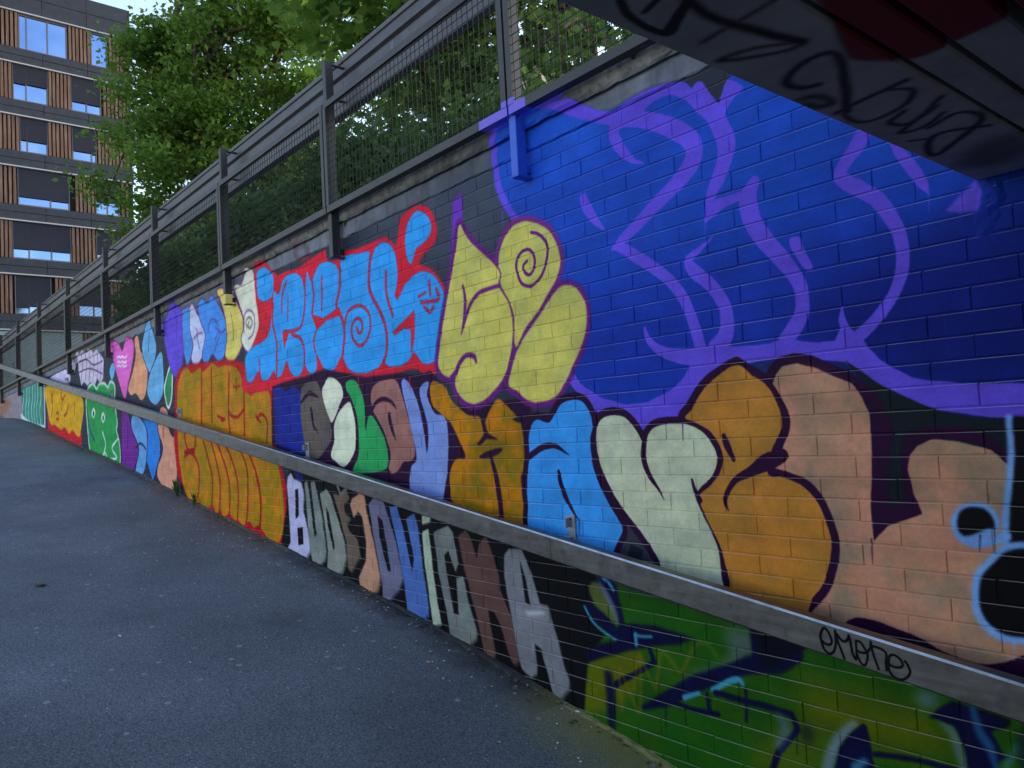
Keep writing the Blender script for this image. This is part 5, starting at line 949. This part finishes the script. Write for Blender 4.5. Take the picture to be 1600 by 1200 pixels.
# ------------------------------------------------------------------ pale house behind the trees
house = thing('pale_house', 'pale cream and pink apartment house half hidden behind the trees', 'house')
m = Mat('cream_render', .85); p = m.sep()
c = m.mix(lin((236, 206, 196)), lin((240, 218, 160)), m.ramp(m.math('FRACT', m.math('MULTIPLY', p[0], .16)), [(.48, 0), (.52, 1)]))
m.color(m.mix(c, m.ramp(m.noise(2, 4, .6), [(.3, (.85, .85, .85)), (.7, (1, 1, 1))]), 1.0, 'MULTIPLY')); M_cream = m.m
M_roof = simple('roof_tile', (120, 70, 58), .8)
HX0, HX1, HY, HZ = -50, -6, 30, 17.0
b = MB(); b.box((HX0, HY, 1.7), (HX1, HY + 12, HZ)); b.build('wall', M_cream, house)
b = MB(); b.prism([(HY - .6, HZ), (HY + 6, HZ + 3.2), (HY + 12.6, HZ)], HX0 - .5, HX1 + .5); b.build('roof', M_roof, house)
for fz in range(4):
    for q in range(14):
        x = HX0 + 1.8 + q * 3.1; z = 3.3 + fz * 3.4
        b = MB(); b.box((x - .08, HY - .05, z - .08), (x + 1.38, HY - .002, z + 1.68)); w_ = b.build('window', M_ledge, house)
        b = MB(); b.box((x, HY - .06, z), (x + 1.3, HY - .052, z + 1.6)); b.build('pane', M_glass, w_)

# ------------------------------------------------------------------ trees and shrubs
def leaf_mat(name, dark, light, trans):
    m = Mat(name, .5, 0, .3); g = m.n.new('ShaderNodeNewGeometry')
    c = m.ramp(g.outputs['Random Per Island'], [(0, dark), (.55, tuple((a + b_) / 2 for a, b_ in zip(dark, light))), (1, light)])
    c = m.mix(c, m.ramp(m.noise(.8, 3, .6), [(.3, (.7, .75, .7)), (.7, (1.25, 1.15, 1.0))]), 1.0, 'MULTIPLY')
    m.color(c); t = m.n.new('ShaderNodeBsdfTranslucent'); m.L(m.mix(c, trans, .45), t.inputs[0])
    x = m.n.new('ShaderNodeMixShader'); x.inputs[0].default_value = .46
    m.L(m.b.outputs[0], x.inputs[1]); m.L(t.outputs[0], x.inputs[2]); m.L(x.outputs[0], m.n['Material Output'].inputs[0]); return m.m
M_leaf = leaf_mat('maple_leaf', (.050, .115, .024), (.15, .27, .06), (.22, .40, .06))
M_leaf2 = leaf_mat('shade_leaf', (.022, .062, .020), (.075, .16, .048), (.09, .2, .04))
M_bark = simple('bark', (66, 54, 46), .9, 0, .35, 14, .6, 24)
HALF = [(0, -.5), (.07, -.30), (.30, -.36), (.26, -.20), (.48, -.02), (.30, .04), (.32, .24), (.13, .18), (0, .55)]
MAPLE = np.array(HALF + [(-x, y) for x, y in HALF[-2:0:-1]])
DIA = np.array([(0, -.5), (.34, -.02), (0, .55), (-.34, -.02)])
def foliage(name, mat, pts, size, shape, parent, up=.5):
    n = len(pts); k = len(shape)
    N = rng.normal(0, 1, (n, 3)); N[:, 2] = np.abs(N[:, 2]) + up; N /= np.linalg.norm(N, axis=1)[:, None]
    A = rng.normal(0, 1, (n, 3)); A[:, 2] -= .6; A -= (A * N).sum(1)[:, None] * N; A /= np.linalg.norm(A, axis=1)[:, None]
    B = np.cross(N, A); s_ = size * rng.uniform(.65, 1.25, n)
    cup = (shape[:, 0] ** 2) * -.5
    V = pts[:, None, :] + s_[:, None, None] * (B[:, None, :] * shape[None, :, 0:1] - A[:, None, :] * -shape[None, :, 1:2] + N[:, None, :] * cup[None, :, None])
    me = bpy.data.meshes.new(name); me.vertices.add(n * k); me.vertices.foreach_set('co', V.astype(np.float32).ravel())
    me.loops.add(n * k); me.loops.foreach_set('vertex_index', np.arange(n * k, dtype=np.int32))
    me.polygons.add(n); me.polygons.foreach_set('loop_start', np.arange(0, n * k, k, dtype=np.int32)); me.polygons.foreach_set('loop_total', np.full(n, k, np.int32))
    me.update(calc_edges=True); me.materials.append(mat); return link(name, me, parent)
def clumps(c, rad, n, shell=.55):
    d = rng.normal(0, 1, (n, 3)); d /= np.linalg.norm(d, axis=1)[:, None]
    r_ = (shell + (1 - shell) * rng.random(n)) ; return np.array(c) + d * r_[:, None] * np.array(rad)
def spread(cl, per, sig):
    q = np.repeat(cl, per, 0); return q + rng.normal(0, 1, q.shape) * np.array(sig)
def tree(name, label, base, top, trad, crowns, mat, size, shape, sig, per, group, nl=14):
    t = thing(name, label, 'tree', base, group); bz = np.array(base, float); tp = np.array(top, float); P_ = []
    for i in range(9):
        q = i / 8; P_.append(bz + (tp - bz) * q + np.array([math.sin(q * 5) * .12, math.cos(q * 4) * .1, 0]))
    b = MB(); b.tube(P_, [trad * (1.25 if i == 0 else 1 - .085 * i) for i in range(9)], 10); b.build('trunk', M_bark, t, True)
    cl = np.concatenate([clumps(c, r_, n) for c, r_, n in crowns])
    pick = cl[rng.choice(len(cl), min(nl, len(cl)), replace=False)]
    for c in pick:
        s_ = P_[int(rng.integers(3, 9))]; mid = (s_ + c) / 2 + np.array([0, 0, .35]) + rng.normal(0, .15, 3)
        L_ = np.linalg.norm(c - s_)
        b = MB(); b.tube([s_, (s_ + mid) / 2 + rng.normal(0, .05, 3), mid, (mid + c) / 2, c], [trad * .34, trad * .28, trad * .2, trad * .12, .008], 6); b.build('limb', M_bark, t, True)
    foliage('crown', mat, spread(cl, per, sig), size, shape, t)
    return t
G1 = 'trees behind the fence'
tree('maple_tree', 'tall full maple tree standing before the dark office building', (-20.3, 4.2, 1.78), (-20.2, 4.0, 12.5), .26,
     [((-20.0, 4.75, 9.0), (2.9, 2.5, 4.0), 140), ((-20.0, 3.45, 7.2), (2.6, 2.1, 2.5), 70), ((-20.3, 2.9, 10.0), (1.0, .9, .5), 10), ((-19.2, 6.8, 10.8), (3.4, 2.6, 5.0), 100)], M_leaf, .14, DIA, (.31, .31, .16), 230, G1, 24)
tree('maple_tree', 'maple with large lobed leaves hanging over the fence top', (-10.4, 4.6, 1.78), (-10.3, 4.4, 9.5), .2,
     [((-10.2, 4.2, 7.8), (2.6, 2.0, 2.6), 60), ((-8.8, 2.6, 6.4), (1.5, 1.0, 1.0), 26), ((-7.6, 3.6, 6.5), (1.8, 1.4, 1.5), 30)], M_leaf, .23, MAPLE, (.38, .38, .26), 46, G1, 16)
tree('maple_tree', 'maple with dark trunk behind the fence bay beside the bridge', (-6.9, 4.4, 1.78), (-6.6, 4.5, 8.5), .17,
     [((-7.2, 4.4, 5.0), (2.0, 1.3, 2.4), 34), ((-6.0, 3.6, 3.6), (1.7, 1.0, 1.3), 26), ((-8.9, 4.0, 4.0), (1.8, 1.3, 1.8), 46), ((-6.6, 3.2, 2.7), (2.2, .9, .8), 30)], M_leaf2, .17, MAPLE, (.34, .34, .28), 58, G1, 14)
def shrub(label, c, rad, n, per):
    t = thing('shrub', label, 'shrub', (c[0], c[1], 1.78), 'shrubs behind the fence mesh')
    for q in range(5):
        d = clumps(c, rad, 1)[0]; b = MB(); b.tube([(c[0], c[1], 1.76), ((c[0] + d[0]) / 2, (c[1] + d[1]) / 2, 2.2), d], [.03, .02, .006], 5); b.build('stem', M_bark, t, True)
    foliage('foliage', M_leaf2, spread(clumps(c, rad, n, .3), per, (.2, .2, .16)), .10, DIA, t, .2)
for lab, x, y, z, rx, rz_ in (('tall leafy bush farther back between the maple and the fence', -16.5, 5.5, 3.2, 2.2, 1.6), ('tall leafy bush farther back behind the broad dark shrub', -11.5, 5.8, 3.2, 2.4, 1.6), ('dense dark shrub behind the fence, leftmost before the office building', -14.6, 1.5, 2.45, 1.0, .75), ('dense dark shrub behind the fence bay under the maple', -12.4, 1.4, 2.5, 1.3, .85), ('dense dark shrub behind the fence above the pale yellow post foot', -9.9, 1.4, 2.55, 1.4, .9), ('broad dark shrub behind the fence above the red and blue lettering', -7.4, 1.5, 2.5, 1.3, .85), ('thin shrub behind the fence above the yellow bubble letters', -5.2, 1.6, 2.3, 1.0, .6)):
    shrub(lab, (x, y, z), (rx, .85, rz_ * 1.1), 170, 130)

# ------------------------------------------------------------------ weeds and litter
M_weed = leaf_mat('weed_leaf', (.03, .08, .02), (.09, .18, .05), (.12, .24, .05))
def weed(label, loc, n, h, spread_, hang=False):
    t = MB(); loc = np.array(loc)
    for i in range(n):
        a_ = rng.uniform(0, 6.28); l = h * rng.uniform(.5, 1.1); d = np.array([math.cos(a_), -abs(math.sin(a_)) * .6, 0]) * spread_ * rng.uniform(.3, 1)
        p0 = loc + d * .1; p1 = loc + d * .5 + np.array([0, 0, l * (.6 if not hang else .25)]); p2 = loc + d + np.array([0, 0, l * (1.0 if not hang else -.6)])
        s_ = np.array([-d[1], d[0], 0]) / (np.linalg.norm(d) + 1e-6) * h * .07
        t.add([p0 - s_ * .4, p0 + s_ * .4, p1 + s_, p1 - s_, p2], [(0, 1, 2, 3), (3, 2, 4)])
    me = bpy.data.meshes.new('weed'); me.from_pydata(t.v, [], t.f); me.materials.append(M_weed)
    tag(link('weed', me), label, 'weed', 'weeds in the wall joints')
def at_wall(px, py, Y):
    d = Rm_ @ np.array([(px - 800) / (27.2179 / 36 * 1600), (600 - py) / (27.2179 / 36 * 1600), -1]); return Cc + d * ((Y - Cc[1]) / d[1])
weed('spiky grass tuft growing from the coping beside the bridge', (-2.28, -.04, 1.86), 16, .085, .09)
weed('small green weed on the coping above the red ring', (-6.95, -.07, 1.93), 14, .09, .11, True)
weed('small green weed hanging from the coping above the pink heart', (-11.6, -.06, 1.90), 14, .12, .13, True)
weed('green weed tuft at the wall foot under the pink letter', (-9.35, -.05, gsm(-9.35)), 22, .20, .13)
weed('small weed at the wall foot under the orange lettering', (-8.75, -.05, gsm(-8.75)), 12, .14, .08)
weed('little weed beside the post foot in the red and blue lettering', (-5.17, -.02, 1.76), 10, .05, .06)
M_dirt = simple('gutter_dirt', (74, 66, 56), .95, 0, .4, 30, .6, 90)
V = []; F = []; n = 700
for i in range(n + 1):
    x = -.6 - 22 * i / n; w_ = .02 + .04 * abs(math.sin(x * 2.3) * math.sin(x * .9 + 1)) + rng.uniform(0, .018); g0 = gsm(x); hh = .004 + .007 * abs(math.sin(x * 3.1)) + rng.uniform(0, .004)
    V += [(x, -.001, g0 + hh), (x, -w_ * .45, g0 + hh * .7 + rng.uniform(-.002, .003)), (x, -w_, g0 - .006)]
for i in range(n): F += [(i * 3 + j, i * 3 + j + 1, (i + 1) * 3 + j + 1, (i + 1) * 3 + j) for j in range(2)]
b = MB(); b.add(V, F); o = stuff(b.build('gutter_dirt', M_asphalt)); o['label'] = 'strip of dirt gathered along the foot of the wall'; o['category'] = 'dirt'
for nm, mt_, cnt, lab in (('leaf_litter', simple('leaf_litter', (92, 76, 52), .9, 0, .5, 40), 900, 'crumbled brown leaves and twigs along the wall foot'), ('paint_flakes', simple('paint_flakes', (150, 146, 150), .8, 0, .5, 40), 300, 'pale paint flakes along the wall foot')):
    b = MB()
    for i in range(cnt):
        x = -rng.uniform(.8, 16); y = -abs(rng.normal(0, .07)) - .004; s_ = rng.uniform(.004, .02); z = gsm(x) + max(0, .006 + y * .15) + .003; a_ = rng.uniform(0, 6.28)
        d = np.array([math.cos(a_), math.sin(a_) , rng.uniform(-.2, .4)]) * s_; e_ = np.array([-d[1], d[0], rng.uniform(-.3, .3) * s_]) * rng.uniform(.25, .8); P_ = np.array([x, y, z])
        b.add([P_ - d, P_ + e_, P_ + d, P_ - e_], [(0, 1, 2, 3)])
    me = bpy.data.meshes.new(nm); me.from_pydata(b.v, [], b.f); me.materials.append(mt_); o = stuff(link(nm, me)); o['label'] = lab; o['category'] = 'litter'
M_paper = simple('litter_white', (205, 205, 205), .7)
M_dleaf = simple('dry_leaf', (96, 84, 74), .8)
b = MB()
for i in range(420):
    x = -rng.uniform(.8, 13); y = -abs(rng.normal(0, 1)) * (.35 if i % 2 else 1.6) - .015
    if y < -4: continue
    s_ = rng.uniform(.003, .0085); z = ground_z(x, y) + .002; V = []
    for q in range(5): a_ = q * 1.257 + rng.uniform(-.3, .3); V.append((x + s_ * math.cos(a_), y + s_ * .8 * math.sin(a_), z))
    V.append((x, y, z + s_ * .6)); b.add(V, [(q, (q + 1) % 5, 5) for q in range(5)])
o = stuff(b.build('grit', M_paper)); o['label'] = 'scattered pale grit and paint chips on the asphalt path'; o['category'] = 'grit'
def curled(name, label, loc, size, mat, rot):
    V = []; F = []; n = 6
    for i in range(n + 1):
        q = i / n; w = math.sin(q * math.pi) * .35 + .03
        for s_ in (-1, 0, 1): V.append((size * (q - .5), size * s_ * w, size * (.16 * (2 * q - 1) ** 2 + .18 * abs(s_) * w) + .003))
    for i in range(n):
        for j in range(2): F.append((i * 3 + j, i * 3 + j + 1, (i + 1) * 3 + j + 1, (i + 1) * 3 + j))
    me = bpy.data.meshes.new(name); me.from_pydata(V, [], F); me.materials.append(mat); o = link(name, me); o.location = loc; o.rotation_euler = (0, 0, rot); return o
def on_ground(px, py):
    d = Rm_ @ np.array([(px - 800) / (27.2179 / 36 * 1600), (600 - py) / (27.2179 / 36 * 1600), -1]); t = .5
    for _ in range(4000):
        P_ = Cc + d * t
        if P_[2] < ground_z(P_[0], min(P_[1], 0)): break
        t += .005
    return (P_[0], P_[1], ground_z(P_[0], min(P_[1], 0)))
for name, lab, px, py, s_, mt, ro in (('dry_leaf', 'curled dry leaf lying alone on the asphalt', 63, 916, .09, M_dleaf, .4),):
    tag(curled(name, lab, on_ground(px, py), s_, mt, ro), lab, 'leaf')
for lab, px, py, mt in (('pale cigarette end on the asphalt at the left', 187, 995, M_paper), ('pinkish cigarette end on the asphalt in the middle', 669, 1036, simple('filter', (196, 130, 110))), ('white cigarette end by the wall foot under the last grey letter', 902, 1114, M_paper)):
    P_ = np.array(on_ground(px, py)); b = MB(); b.tube([P_ + (-.012, .0, .005), P_ + (.012, .006, .005)], .004, 8); tag(b.build('cigarette_end', mt), lab, 'litter', 'cigarette ends')
P_ = np.array(on_ground(12, 643)); P_[1] = min(P_[1], -.12)
bt = thing('bottle', 'discarded bottle lying at the wall foot where the wall ends', 'bottle', P_)
b = MB(); b.tube([P_ + (-.16, 0, .06), P_ + (-.05, .02, .06), P_ + (0, .03, .06), P_ + (.05, .04, .058)], [.055, .055, .05, .02], 12); b.build('body', simple('bottle_plastic', (120, 130, 110), .2), bt, True)
b = MB(); b.tube([P_ + (.051, .04, .058), P_ + (.085, .046, .058)], [.022, .022], 10); b.build('cap', M_paper, bt)
